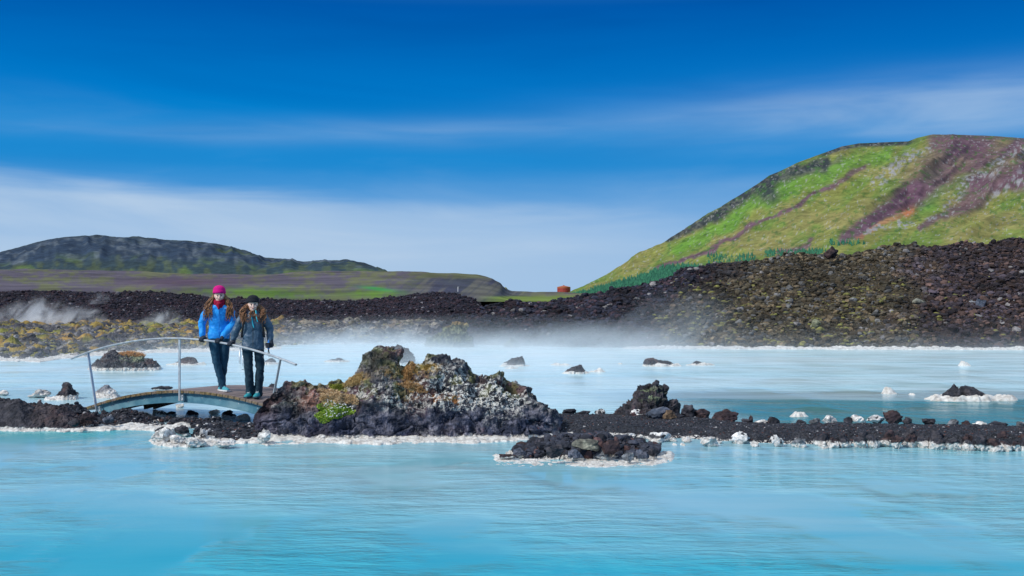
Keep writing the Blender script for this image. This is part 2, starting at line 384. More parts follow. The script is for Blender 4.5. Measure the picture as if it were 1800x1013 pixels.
hill, HP = ridge('green_hill', rp, [(860, 300), (1000, 330), (1400, 260), (2400, 200)], [(860, 800), (1000, 720), (1600, 600), (2400, 560)], 1100, 3.0, 900, 260, .92, 860, 2400, rdisp, rcol, M['hill']); tag(hill, kind='structure')
# shallow verge and the road in the gap between the hills
vp = [(760, 545), (860, 541), (940, 534), (1000, 530), (1100, 530), (1200, 530)]
o, _ = ridge('verge', vp, 62, 330, 420, -.6, 160, 40, 1., 500, 1500, lambda P, U, T: fbm(P, .05, 3, 61) * .15,
             lambda P, U, T: lerpc((.17, .19, .05), (.23, .20, .08), sstep(fbm(P, .05, 4, 62), -.3, .3)), M['hill']); tag(o, kind='structure')
# ------------------------------------------------------------------ lava banks
lb = [(-300, 511), (-100, 512), (0, 513), (100, 514), (200, 513), (300, 516), (345, 519), (420, 526), (500, 529), (560, 530), (640, 529), (690, 526), (735, 518), (770, 515), (800, 514), (815, 519), (835, 530), (850, 540), (880, 556)]
bank_noise = lambda P, s: fbm(P, .9, 4, s) * .16 + fbm(P, .22, 2, s + 3) * .15
def bdisp(P, U, T): return bank_noise(P, 71) * sstep(T, 2.0, 1.2)
def bcol(P, U, T):
    n = fbm(P, .5, 4, 73); n2 = fbm(P, 2.2, 3, 74)
    c = lerpc((.030, .022, .034), (.055, .028, .036), sstep(n, -.3, .4)); return lerpc(c * .5, (.10, .085, .10), sstep(n2, .45, .8) * .3)
o, LB = ridge('lava_bank', lb, 72, 92, 104, .25, 620, 70, .9, -800, 880, bdisp, bcol, M['bank'], 10); tag(o, kind='structure')
mb = [(740, 592), (765, 577), (785, 562), (800, 553), (850, 541), (880, 537), (900, 535), (960, 531), (1010, 525), (1060, 515), (1120, 505), (1160, 496), (1185, 487), (1210, 472), (1260, 470), (1290, 466), (1340, 462), (1380, 452), (1430, 449), (1500, 447), (1540, 436), (1580, 426), (1620, 429), (1660, 425), (1700, 427), (1740, 427), (1780, 420), (1850, 414), (2100, 405)]
mDf = [(740, 51), (900, 47.5), (1000, 45.6), (1150, 44.9), (1500, 44.6), (1800, 43.9), (2100, 42)]
mDc = [(740, 54), (900, 58), (1200, 62), (2100, 64)]
def tint(U, V):
    """how brown and mossy the right hand bank is, by the place along it"""
    return sstep(U + (V - 520) * .75 + fbm(np.stack([U / 60, V / 30, 0 * U], -1), 1, 3, 81) * 40, 1180, 1290)
def mdisp2(P, U, T): return (bank_noise(P, 83) + fbm(P, 2.2, 3, 84) * .06) * sstep(T, 2.0, 1.2) * np.clip(T * 8 + .3, 0, 1)
def mcol2(P, U, T):
    V = py_of(P); t = tint(U, V); n = fbm(P, .8, 4, 85); n2 = fbm(P, 2.5, 3, 86)
    a = lerpc((.026, .022, .036), (.050, .026, .034), sstep(n, -.3, .4)); b = lerpc((.060, .046, .030), (.085, .070, .040), sstep(n, -.3, .4))
    r = sstep(U, 1560, 1680); b = lerpc(b, (.045, .028, .030), r * .9)
    c = lerpc(a * .6, b * .7, t); return lerpc(c, (.10, .09, .09), sstep(n2, .5, .8) * .5)
o, MB_ = ridge('lava_mound', mb, mDf, mDc, [(740, 60), (1200, 74), (2100, 78)], -.05, 760, 150, .88, 740, 2100, mdisp2, mcol2, M['bank'], 12); tag(o, kind='structure')
# rough mossy lava field between the lagoon and the left bank
fs = [(-300, 36), (-60, 35.4), (0, 35.2), (60, 34.6), (90, 36.2), (150, 37.5), (230, 41), (300, 43.5), (350, 42.6), (430, 44), (500, 46), (620, 49), (760, 48), (800, 50), (860, 54)]
px = np.linspace(-800, 860, 1290); Df = prof(fs, px); tt = np.linspace(0, 1, 230) ** 1.5
U = np.repeat(px[:, None], 230, 1); T = np.repeat(tt[None], 1290, 0); D = Df[:, None] + (76 - Df[:, None]) * T
D = D + fbm(np.stack([U / 30, 0 * U, 0 * U], -1), 1, 4, 91) * .8 * (1 - T)
base = -.12 + sstep(T, 0, .10) * .30 + sstep(T, .05, 1.0) * .42
P = np.stack([(U - 900) / F * D, D, base], -1)
f1, f2, cid = voronoi(P * np.array([1, 1, 0]), 1.15, 5)
lump = (1 - np.clip(f1, 0, 1)) * (.25 + .75 * cid)
f1b, f2b, cid2 = voronoi(P * np.array([1, 1, 0]), 3.3, 8)
hgt = lump * .62 + (1 - np.clip(f1b, 0, 1)) * .17 * cid2 + fbm(P, .35, 3, 93) * .12
road = sstep(np.abs(U - 620), 190, 120) * sstep(T, .0, .02) * sstep(T, .30, .16)
hgt = hgt * (1 - .85 * road)
P[..., 2] += (hgt - .18) * sstep(T, 0, .05) + road * .0
n = fbm(P, .55, 4, 95); nn = fbm(P, 2.6, 4, 96)
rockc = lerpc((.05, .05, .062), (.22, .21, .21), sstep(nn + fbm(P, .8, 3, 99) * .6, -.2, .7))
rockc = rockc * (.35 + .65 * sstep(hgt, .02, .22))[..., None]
mossc = lerpc((.27, .195, .055), (.165, .165, .035), sstep(fbm(P, .9, 3, 97), -.1, .4)); mossc = lerpc(mossc, (.36, .21, .06), sstep(fbm(P, .4, 3, 98), .2, .5) * .8)
mossf = sstep(hgt * .6 + n * .34 + nn * .26, .18, .30) * sstep(T, .015, .05) * (1 - road * .8)
mossf *= 1 - .75 * sstep(U, 430, 560)
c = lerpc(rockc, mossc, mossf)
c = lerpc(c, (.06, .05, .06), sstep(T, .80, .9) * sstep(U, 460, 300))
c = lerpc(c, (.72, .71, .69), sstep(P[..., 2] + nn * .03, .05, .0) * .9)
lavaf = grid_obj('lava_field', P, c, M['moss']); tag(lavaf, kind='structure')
# ------------------------------------------------------------------ loose lava blocks heaped on the banks (uncountable)
def ico(sub):
    bm = bmesh.new(); bmesh.ops.create_icosphere(bm, subdivisions=sub, radius=1); bm.verts.ensure_lookup_table()
    V = np.array([v.co[:] for v in bm.verts]); Fc = np.array([[v.index for v in f.verts] for f in bm.faces]); bm.free(); return V, Fc
ICO = {s: ico(s) for s in (1, 2, 3)}
rng = np.random.default_rng(5)
def block(sub, seed, planes=9, rough=.10):
    """an angular stone: a ball cut by random planes, then roughened"""
    V, Fc = ICO[sub]; r = np.random.default_rng(seed); V = V.copy()
    for k in range(planes):
        n = r.normal(size=3); n /= np.linalg.norm(n); dpl = r.uniform(.55, .85)
        s = V @ n; V = V - np.clip(s - dpl, 0, None)[:, None] * n
    V *= 1 + fbm(V, 1.7, 3, seed)[:, None] * rough * 1.4
    return V / np.abs(V).max(), Fc
PROTO = [block(2, 100 + i, 6, .16) for i in range(14)]; PROTO2 = [block(2, 300 + i, 9, .16) for i in range(10)]
def rot_rand(n, r):
    q = r.normal(size=(n, 4)); q /= np.linalg.norm(q, axis=1, keepdims=True); a, b, c_, d_ = q.T
    return np.stack([1 - 2 * (c_ * c_ + d_ * d_), 2 * (b * c_ - a * d_), 2 * (b * d_ + a * c_), 2 * (b * c_ + a * d_), 1 - 2 * (b * b + d_ * d_), 2 * (c_ * d_ - a * b),
                     2 * (b * d_ - a * c_), 2 * (c_ * d_ + a * b), 1 - 2 * (b * b + c_ * c_)], 1).reshape(n, 3, 3)
def scatter(name, pos, size, col, mat, protos=PROTO, seed=1, flat=.75, topcol=None, topf=None, smooth=False):
    r = np.random.default_rng(seed); n = len(pos); Rm = rot_rand(n, r); pick = r.integers(0, len(protos), n)
    asp = r.uniform(.65, 1.25, (n, 3)); Vs, Fs, Cs = [], [], []; off = 0
    for k, (V, Fc) in enumerate(protos):
        idx = np.where(pick == k)[0]
        if not len(idx): continue
        W = V[None] * asp[idx][:, None, :]; W = np.einsum('nij,nvj->nvi', Rm[idx], W); W[..., 2] *= flat
        W = W * size[idx][:, None, None] + pos[idx][:, None, :]
        Cc = np.repeat(col[idx][:, None, :], len(V), 1)
        if topf is not None:
            up = sstep((W[..., 2] - pos[idx][:, None, 2]) / size[idx][:, None], .15, .5) * topf[idx][:, None]; Cc = lerpc(Cc, topcol, up)
        Vs.append(W.reshape(-1, 3)); Cs.append(Cc.reshape(-1, 3))
        Fs.append((Fc[None] + (off + np.arange(len(idx)) * len(V))[:, None, None]).reshape(-1, 3)); off += len(idx) * len(V)
    return link(name, mesh_np(name, np.concatenate(Vs), np.concatenate(Fs), np.concatenate(Cs), smooth), None, mat)
def sample_grid(P, u, v):
    nu, nv = P.shape[:2]; i = np.clip(u * (nu - 1), 0, nu - 1.001); j = np.clip(v * (nv - 1), 0, nv - 1.001)
    i0, j0 = i.astype(int), j.astype(int); a, b = (i - i0)[:, None], (j - j0)[:, None]
    return (P[i0, j0] * (1 - a) + P[i0 + 1, j0] * a) * (1 - b) + (P[i0, j0 + 1] * (1 - a) + P[i0 + 1, j0 + 1] * a) * b
def heap(name, G, x0, x1, vmax, n, smin, smax, colf, seed, xr=(0, 1)):
    r = np.random.default_rng(seed); u = r.uniform(xr[0], xr[1], n); v = r.uniform(0.0, vmax, n)
    pos = sample_grid(G, u, v); size = smin * (smax / smin) ** (r.uniform(0, 1, n) ** 3.4)
    px = x0 + (x1 - x0) * u; V = HZ - (pos[:, 2] - CAMH) / pos[:, 1] * F
    pos[:, 2] += size * r.uniform(-.1, .45, n); col, topf = colf(px, V, r, n, pos)
    o = scatter(name, pos, size, col, M['rubble'], seed=seed, topcol=(.20, .195, .05), topf=topf)
    return tag(o, None, None, None, 'stuff')
def col_left(px, V, r, n, pos):
    b = r.uniform(.5, 1.6, n)[:, None]; k = r.uniform(0, 1, n)
    c = np.where((k < .35)[:, None], (.032, .019, .027), (.018, .017, .028)) * b
    c = np.where((k > .975)[:, None], np.array((.16, .15, .17)), c); return c, np.zeros(n)
def col_mound(px, V, r, n, pos):
    t = tint(px, V)[:, None]; b = (.35 + 1.5 * r.uniform(0, 1, n) ** 1.6)[:, None]; k = r.uniform(0, 1, n)
    a = np.where((k < .3)[:, None], (.034, .021, .028), (.018, .019, .032)) * b
    o = np.where((k < .3)[:, None], (.098, .074, .044), (.062, .052, .034)) * b
    o = np.where(((k > .62) & (k < .8))[:, None], np.array((.085, .085, .085)) * b, o)
    rr = sstep(px + fbm(np.stack([px / 50, V / 40, 0 * px], -1), 1, 3, 88) * 60, 1540, 1650)[:, None]
    q = np.where((k < .35)[:, None], (.066, .041, .036), (.042, .033, .042)) * b
    o = o * (1 - rr) + q * rr; c = a * (1 - t) + o * t
    c = np.where((k > .985)[:, None], np.array((.19, .18, .18)), c)
    mo = np.clip((fbm(np.stack([px / 35, V / 16, 0 * px + 2], -1), 1, 3, 87) - .12) * 3, 0, 1) * t[:, 0] * (1 - rr[:, 0] * .8) * sstep(V, 470, 540)
    mo += np.exp(-((px - 1225) / 45) ** 2 - ((V - 545) / 40) ** 2) * .9
    mat_ = sstep(fbm(np.stack([px / 16, V / 8, 0 * px + 6], -1), 1, 3, 89), .30, .55) * sstep(V, 480, 530) * t[:, 0]
    c = c * (1 + .55 * fbm(np.stack([px / 55, V / 28, 0 * px + 8], -1), 1, 3, 90))[:, None].clip(.45, 1.6)
    topf = np.where(r.uniform(0, 1, n) < mo * .16 + mat_ * (.5 - .4 * rr[:, 0]), 1.0, 0.0); return c, topf
fv = (70 - 1) / (70 - 1 + 10.); fm = 149. / (149 + 12)
heap('lava_rubble', MB_, 740, 2100, fm * 1.02, 60000, .04, .23, col_mound, 11, (0, .84))
heap('lava_rubble', LB, -800, 880, fv * 1.02, 46000, .06, .20, col_left, 12, (.28, 1))
# stones lying along the foot of the mossy field
r = np.random.default_rng(77); n = 9500; u = r.uniform(.38, .98, n); v = r.uniform(0, 1, n) ** 1.6 * .75; pos = sample_grid(P, u, v)
size = .045 * (4.4) ** (r.uniform(0, 1, n) ** 2); cc = np.where((r.uniform(0, 1, n) < .6)[:, None], (.075, .075, .09), (.23, .22, .215)) * r.uniform(.5, 1.3, n)[:, None]
pxs = -800 + 1660 * u; kill = (np.abs(pxs - 620) < 150) & (v < .09); 
o = scatter('field_stones', pos[~kill], size[~kill], cc[~kill], M['rubble'], seed=14, topcol=(.26, .24, .04), topf=(r.uniform(0, 1, (~kill).sum()) < .10) * .9); tag(o, kind='stuff')
# ------------------------------------------------------------------ rocks, crusts, causeway
def relocate(o, loc):
    me = o.data; n = len(me.vertices); a = np.empty(n * 3, np.float32); me.vertices.foreach_get('co', a)
    a = a.reshape(-1, 3) - np.array(loc, np.float32); me.vertices.foreach_set('co', a.ravel()); me.update(); o.location = loc
def child_of(ch, root):
    """ch was built in world coordinates and root stands unrotated"""
    ch.parent = root; ch.location = (0, 0, 0); relocate(ch, root.location); ch.location = (0, 0, 0)
def add_attr(me, name, val):
    a = me.color_attributes.new(name, 'FLOAT_COLOR', 'POINT'); c = np.ones((len(val.ravel()), 4), np.float32); c[:, :3] = val.ravel()[:, None]; a.data.foreach_set('color', c.ravel())
def massif(name, pts, Df, Dc, Db, nu, nv, colf, mat, amp=(.12, .05, .018), seed=0, power=.55, foot=-.12, sc=1., lich=None, nb=.35, extra=None, cell=4.2):
    """a rock whose crest is seen along pts, with its front foot, crest and back foot at the given distances"""
    px = np.linspace(pts[0][0], pts[-1][0], nu); cy = prof(pts, px)
    fn = lambda q: prof(q, px) if isinstance(q, list) else np.full(nu, float(q))
    Df, Dc, Db = fn(Df), fn(Dc), fn(Db); zc = np.maximum(CAMH - (cy - HZ) / F * Dc, foot + .01)
    e = np.clip(np.minimum(px - px[0], px[-1] - px) / ((px[-1] - px[0]) * .10), 0, 1) ** .5
    Df = Dc + (Df - Dc) * (.15 + .85 * e); Db = Dc + (Db - Dc) * (.15 + .85 * e)
    n2 = max(6, int(nv * nb)); t = np.concatenate([np.linspace(0, 1, nv), 1 + np.linspace(0, 1, n2 + 1)[1:]])
    U = np.repeat(px[:, None], len(t), 1); T = np.repeat(t[None], nu, 0)
    Df, Dc, Db, zc = (q[:, None] for q in (Df, Dc, Db, zc))
    D = np.where(T <= 1, Df + (Dc - Df) * T ** 1.15, Dc + (Db - Dc) * (T - 1)); s = np.where(T <= 1, np.clip(T, 0, 1) ** power, np.clip(2 - T, 0, 1) ** power)
    z = foot + (zc - foot) * s
    P = np.stack([(U - 900) / F * D, D, z], -1)
    N = -grid_normals(P); N = np.where(N[..., 2:3] < 0, -N, N)
    q = P * sc
    cr1, cr2, cid = voronoi(q * np.array([1, 1, 1.5]) + q[..., 0:1] * np.array([0, 0, .5]) + fbm(q, 3, 3, seed + 9)[..., None] * .16, cell, seed)
    dsp = (fbm(q, 2.2, 3, seed + 1, ridged=True) - .6) * 1.5 * amp[0] + fbm(q, 7, 4, seed + 2) * amp[1] + (fbm(q, 20, 4, seed + 3, ridged=True) - .6) * 1.6 * amp[2]
    dsp += (cid - .5) * amp[1] * .55 - sstep(cr2 - cr1, .11, 0) * amp[1] * .6
    dsp *= .35 + .65 * np.clip(np.minimum(1., e[:, None] * 1.3), 0, 1)
    P = P + N * dsp[..., None]
    if extra is not None: P = extra(P, U, T)
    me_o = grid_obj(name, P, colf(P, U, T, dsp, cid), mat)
    if lich is not None: add_attr(me_o.data, 'Lich', lich(P, U, T))
    i = nu // 2; relocate(me_o, (float(P[i, nv // 2, 0]), float(Dc[i, 0]), 0.0))
    return me_o
def dark_rock(a=(.022, .022, .032), b=(.060, .055, .062), c=(.10, .045, .04), rust=.25, seed=0):
    def f(P, U, T, d, cid):
        n = fbm(P, 3., 4, seed + 61); n2 = fbm(P, 9, 3, seed + 62)
        r = lerpc(a, b, sstep(n2 + cid - .5, -.5, .6)); r = lerpc(r, c, sstep(n, .25, .6) * rust * 2)
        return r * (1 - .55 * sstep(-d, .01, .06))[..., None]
    return f
def crust(cx, cy, rx, ry, h, seed, parent=None, nr=26, na=150, name='mineral_crust', inner=0.0, lumpy=.5):
    """irregular low plate of white deposit lying at the waterline"""
    a = np.linspace(0, 2 * math.pi, na); r = np.linspace(0, 1, nr); A, Rr = np.meshgrid(a, r, indexing='ij')
    cs = np.stack([np.cos(A), np.sin(A), 0 * A + seed * 3.7], -1)
    edge = 1 + fbm(cs, 1.6, 3, seed) * .20 + fbm(cs, 7, 4, seed + 1) * .14
    X_ = cx + np.cos(A) * Rr * rx * edge; Y_ = cy + np.sin(A) * Rr * ry * edge
    P = np.stack([X_, Y_, 0 * X_], -1)
    z = -.03 + (h + .03) * sstep(Rr, 1.0, .30 if inner else .78) * (1 - lumpy * .5 + lumpy * (fbm(P, 3.5, 3, seed + 2) + .5 * fbm(P, 11, 3, seed + 4)))
    P[..., 2] = z + fbm(P, 25, 3, seed + 5) * .008
    o = link(name, mesh_np(name, P, grid_faces(na, nr), None, True), None, M['crust'])
    if parent: child_of(o, parent)
    else: relocate(o, (cx, cy, 0))
    return o
# ---- the large outcrop
op = [(444, 772), (448, 745), (450, 720), (460, 706), (478, 691), (501, 678), (520, 671), (536, 668), (550, 672), (565, 675), (581, 674), (604, 674), (616, 668), (624, 662), (630, 650), (640, 636), (652, 622), (668, 614), (690, 614), (700, 622), (706, 636), (712, 641), (728, 641), (739, 639), (746, 630), (754, 625), (771, 628), (788, 632), (800, 638), (820, 647), (839, 659), (850, 659), (862, 655), (881, 660), (890, 668), (897, 675), (916, 677), (930, 685), (945, 697), (962, 707), (978, 718), (984, 738), (988, 768)]
def oc(P, U, T, d, cid):
    V = py_of(P); n = fbm(P, 2.2, 4, 161); n2 = fbm(P, 8, 4, 162); n3 = fbm(P, 18, 3, 163)
    c = lerpc((.020, .024, .038), (.080, .080, .092), sstep(n2 + (cid - .5) * .3, -.4, .6))
    c = lerpc(c, (.12, .055, .05), sstep(n, .05, .45) * .55)
    lo = sstep(V, 700, 745) ; c = lerpc(c, lerpc((.022, .030, .060), (.13, .135, .19), sstep(n2, -.2, .6)), lo * .8)
    c = lerpc(c, (.16, .05, .04), sstep(n + n3 * .3, .1, .45) * np.exp(-((U - 930) / 60) ** 2 - ((V - 758) / 10) ** 2) * 1.0)
    def spot(x, y, rx, ry): return np.clip(np.exp(-((U - x - n2 * 10) / rx) ** 2 - ((V - y - n3 * 5) / ry) ** 2) * 1.5, 0, 1)
    c = lerpc(c, (.13, .045, .045), spot(570, 690, 30, 12) * .85); c = lerpc(c, (.11, .04, .06), spot(642, 692, 20, 10) * .7)
    c = lerpc(c, (.42, .25, .075), spot(722, 665, 14, 26) * sstep(n3, -.3, .3)); c = lerpc(c, (.36, .23, .05), spot(750, 646, 16, 6))
    c = lerpc(c, (.33, .20, .06), spot(690, 652, 22, 8) * .7); c = lerpc(c, (.28, .11, .03), spot(770, 698, 10, 5) + spot(796, 702, 8, 5))
    c = lerpc(c, (.30, .27, .06), spot(592, 682, 14, 6)); c = lerpc(c, (.40, .27, .10), spot(625, 668, 18, 9) * .8); c = lerpc(c, (.30, .15, .10), spot(545, 705, 20, 14) * .5)
    gm = sstep(fbm(P, 5, 3, 166), .2, .5) * sstep(V, 720, 690); c = lerpc(c, (.14, .15, .045), gm * .5)
    c = lerpc(c, (.030, .034, .022), spot(660, 632, 26, 14) * .8)
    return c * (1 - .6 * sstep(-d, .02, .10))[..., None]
def olich(P, U, T):
    V = py_of(P); n = fbm(P, 1.6, 3, 171)
    w_ = np.exp(-((U - 790) / 95) ** 2 - ((V - 695) / 34) ** 2) * 1.1 + np.exp(-((U - 860) / 50) ** 2 - ((V - 690) / 25) ** 2) * .8 + np.exp(-((U - 655) / 40) ** 2 - ((V - 700) / 22) ** 2) * .7 + .33 * sstep(V, 745, 700)
    w_ += np.exp(-((U - 500) / 50) ** 2 - ((V - 705) / 30) ** 2) * .3
    return np.clip((w_ + n * .3) * sstep(fbm(P, 3.6, 4, 172) + w_ * .35, -.25, .30), 0, 1.0) * (1 - np.exp(-((U - 660) / 34) ** 2 - ((V - 632) / 16) ** 2) * .8)
def oextra(P, U, T):
    # a notch behind the knob, slanting slabs at the right end
    V = py_of(P); k = sstep(U, 860, 930) * sstep(T, 0, .1) * sstep(T, 1.2, 1.0)
    lay = np.sin((P[..., 2] * 38 + P[..., 0] * 9 + fbm(P, 4, 3, 5) * 2.2)); P = P.copy(); P[..., 1] -= lay * .022 * k
    return P
outcrop = massif('lava_outcrop', op, [(444, 14.75), (560, 14.55), (988, 14.7)], [(444, 15.0), (560, 15.05), (640, 15.6), (900, 15.7), (988, 15.2)], [(444, 15.2), (540, 15.3), (640, 16.6), (900, 17.0), (988, 15.9)],
                 1000, 420, oc, M['outcrop'], (.17, .050, .024), 40, .50, -.12, 1., olich, .3, oextra, 1.9)
tag(outcrop, 'long lichen-spotted lava outcrop beside the footbridge, the largest rock in the water', 'rock')
# crust shelf along the front of the outcrop
def shelf(name, pts, depth, h, seed, parent, nu=420, nv=40, mat=None):
    """pts: (px, py) of the waterline in front; depth in metres back from it; h height"""
    px = np.linspace(pts[0][0], pts[-1][0], nu); Dw = CAMH * F / (prof(pts, px) - HZ)
    dp = prof(depth, px) if isinstance(depth, list) else np.full(nu, depth); t = np.linspace(0, 1, nv)
    U = np.repeat(px[:, None], nv, 1); T = np.repeat(t[None], nu, 0)
    D = Dw[:, None] + dp[:, None] * T; P = np.stack([(U - 900) / F * D, D, 0 * D], -1)
    D = D + (fbm(P * np.array([1, 0, 0]), 3., 4, seed) * .16 + fbm(P * np.array([1, 0, 0]), 12, 3, seed + 3) * .05) * (1 - T)
    e = np.clip(np.minimum(px - px[0], px[-1] - px) / 12, 0, 1)[:, None]
    P = np.stack([(U - 900) / F * D, D, 0 * D], -1); f1, f2, cid = voronoi(P, 5.5, seed)
    z = (-.03 + (sstep(T, 0, .10) * .5 + .5 * T) * (h * (.75 + fbm(P, 2.2, 3, seed + 7) * .45 + fbm(P, 7, 4, seed + 1) * .35) + .03)) * e - .03 * (1 - e)
    P[..., 2] = z - sstep(f2 - f1, .06, 0) * .012 * e + fbm(P, 22, 3, seed + 2) * .007
    o = link(name, mesh_np(name, P, grid_faces(nu, nv), None, True), None, mat or M['crust'])
    if parent: child_of(o, parent)
    return o
shelf('mineral_crust', [(430, 782), (470, 783), (600, 782), (740, 781), (860, 779), (960, 776), (1000, 770)], [(430, .7), (520, .9), (900, .9), (1000, .4)], .075, 3, outcrop)
# ---- causeway of black gravel on the right, gravel shore by the bridge and the spit on the left
def bar(name, px0, px1, near, far, ztop, nu, nv, colf, mat, lump=.02, seed=0, slope=.22):
    px = np.linspace(px0, px1, nu); Dn = CAMH * F / (prof(near, px) - HZ); zt = prof(ztop, px) if isinstance(ztop, list) else np.full(nu, ztop)
    Dfar = (CAMH - zt) * F / (prof(far, px) - HZ); t = np.linspace(-.04, 1.25, nv)
    U = np.repeat(px[:, None], nv, 1); T = np.repeat(t[None], nu, 0)
    D = Dn[:, None] + (Dfar - Dn)[:, None] * T; P = np.stack([(U - 900) / F * D, D, 0 * D], -1)
    wob = fbm(P * np.array([1, 0, 0]), 1.5, 4, seed) * .16
    D = D + wob * (1 - np.clip(T, 0, 1)); P = np.stack([(U - 900) / F * D, D, 0 * D], -1)
    up = sstep(T, -.02, slope) * sstep(T, 1.22, 1.02); e = np.clip(np.minimum(px - px0, px1 - px) / 15, 0, 1)[:, None]
    P[..., 2] = -.08 + (zt[:, None] + .08) * up * e + (fbm(P, 2.5, 4, seed + 1) * lump + fbm(P, 14, 4, seed + 2) * lump * .5) * up
    o = grid_obj(name, P, colf(P, U, T), mat); return tag(o, kind='structure'), P
gcol = lambda P, U, T: lerpc((.022, .026, .036), (.048, .050, .060), sstep(fbm(P, 3, 4, 201) + fbm(P, 25, 3, 202) * .6, -.4, .5))
cw, CW = bar('causeway', 960, 2050, [(960, 772), (985, 771), (1100, 770), (1200, 774), (1300, 781), (1450, 784), (1600, 786), (1800, 794), (2050, 803)],
             [(960, 727), (1000, 727), (1100, 730), (1200, 735), (1300, 741), (1450, 746), (1600, 745), (1800, 750), (2050, 758)], [(960, .12), (1300, .13), (2050, .15)], 1000, 110, gcol, M['gravel'], .02, 210, .30)
gs, GS = bar('gravel_shore', 330, 475, [(330, 768), (380, 777), (475, 779)], [(330, 752), (380, 748), (475, 745)], .12, 200, 60, gcol, M['gravel'], .04, 220, .35)
scol = lambda P, U, T: lerpc(lerpc((.020, .020, .030), (.060, .052, .060), sstep(fbm(P, 5, 4, 231), -.4, .5)), (.09, .045, .045), sstep(fbm(P, 1.8, 3, 232), .1, .5) * .5)
sp, SP = bar('lava_spit', -260, 400, [(-260, 762), (0, 757), (150, 757), (260, 756), (330, 755), (400, 750)], [(-260, 700), (0, 706), (120, 716), (170, 724), (260, 733), (330, 738), (400, 741)],
             [(-260, .22), (110, .20), (160, .15), (200, .07), (300, .05), (400, .04)], 520, 110, scol, M['rock'], .10, 230, .35)
tag(shelf('shore_crust', [(-220, 762), (0, 759), (100, 760), (200, 757), (300, 757), (390, 751)], .42, .07, 9, None), kind='structure')
tag(shelf('shore_crust', [(258, 783), (300, 789), (380, 785), (440, 783), (480, 781)], [(258, .5), (480, 1.0)], .08, 10, None), kind='structure')
# far waterline crust
tag(shelf('shore_crust', [(1090, 614), (1200, 613.5), (1300, 614.5), (1800, 615.5), (2050, 617)], 1.0, .11, 13, None, 900, 20), kind='structure')
tag(shelf('shore_crust', [(-200, 637), (0, 635), (70, 637), (110, 631), (190, 625), (260, 622), (360, 619), (430, 617), (500, 614)], 1.8, .08, 14, None, 500, 20), kind='structure')
def gravel(P, n, smin, smax, seed, u0=0., u1=1., v0=0.03, v1=.82, white=.03):
    r = np.random.default_rng(seed); u = r.uniform(u0, u1, n); v = r.uniform(v0, v1, n); pos = sample_grid(P, u, v)
    size = smin * (smax / smin) ** (r.uniform(0, 1, n) ** 2.5); k = r.uniform(0, 1, n)
    c = np.where((k < .3)[:, None], (.055, .058, .072), (.026, .030, .042)) * r.uniform(.5, 1.4, n)[:, None]; c = np.where((k > 1 - white)[:, None], np.array((.42, .42, .44)), c)
    c = np.where((k < .05)[:, None], np.array((.09, .04, .035)), c)
    return tag(scatter('gravel_stones', pos, size, c, M['rubble'], seed=seed), kind='stuff')
gravel(CW, 34000, .006, .022, 31, 0, .80, .03, .82, .012); gravel(GS, 2500, .012, .04, 32); gravel(SP, 9000, .012, .05, 33, .35, 1., .02, .95, .06)
# ---- single boulders
BL = {}
def boulder(px, py, wpx, hpx, label, col='dark', group=None, name='boulder', z0=None, seed=None, depth=.8, crust_=None, sub=5, planes=9, rot=None, pointed=0., hi=False, cat='rock', smoothr=False):
    """py: where its foot meets the water or ground; z0: height of that ground"""
    z0 = 0. if z0 is None else z0; D = (CAMH - z0) * F / (py - HZ); s = D / F; seed = seed if seed is not None else int(px * 7 + py) % 9973
    V, Fc = ICO.setdefault(sub, ico(sub)); r = np.random.default_rng(seed); V = V.copy()
    for k in range(planes):
        n = r.normal(size=3); n /= np.linalg.norm(n); dd = V @ n; V = V - (np.clip(dd - r.uniform(.5, .85), 0, None) * (.75 if smoothr else .95))[:, None] * n
    V = V + V * (fbm(V, 1.4, 3, seed)[:, None] * .22 + fbm(V, 4, 4, seed + 1)[:, None] * (.05 if smoothr else .13) + (fbm(V, 9, 3, seed + 2, ridged=True)[:, None] - .6) * (.04 if smoothr else .12))
    if pointed: V[:, :2] *= (1 - pointed * np.clip(V[:, 2:3] + .1, 0, 1))
    W_ = wpx * s; H_ = hpx * s
    lo, hi_ = V.min(0), V.max(0); V = (V - lo) / (hi_ - lo); V[:, 0] = (V[:, 0] - .5) * W_; V[:, 1] = (V[:, 1] - .5) * W_ * depth; V[:, 2] = V[:, 2] * (H_ * 1.3) - H_ * .3
    pal = {'dark': ((.022, .024, .034), (.060, .056, .066)), 'rust': ((.030, .021, .027), (.072, .044, .043)), 'grey': ((.10, .11, .125), (.22, .23, .25)), 'pale': ((.42, .41, .40), (.72, .71, .69)),
           'mixed': ((.04, .042, .05), (.62, .62, .62)), 'olive': ((.13, .14, .08), (.28, .29, .20)), 'brown': ((.09, .06, .04), (.20, .14, .09)), 'blue': ((.05, .065, .095), (.12, .13, .17)), 'teal': ((.12, .12, .10), (.24, .24, .19))}[col]
    n = fbm(V / W_ * 4, 1., 4, seed + 5); c = lerpc(pal[0], pal[1], sstep(n, -.3, .5) if col != 'mixed' else sstep(n + V[:, 2] / H_ * .5, .0, .25))
    loc = (float((px - 900) * s), float(D + W_ * depth * .35), z0)
    o = link(name, mesh_np(name, V, Fc, c, True), None, M['rock_high'] if hi else M['rock']); o.location = loc
    tag(o, label, cat, group)
    if crust_:
        rx, ry, h = crust_; crust(loc[0], loc[1], rx * s, ry * s * .8, h, seed + 3, o)
    return o
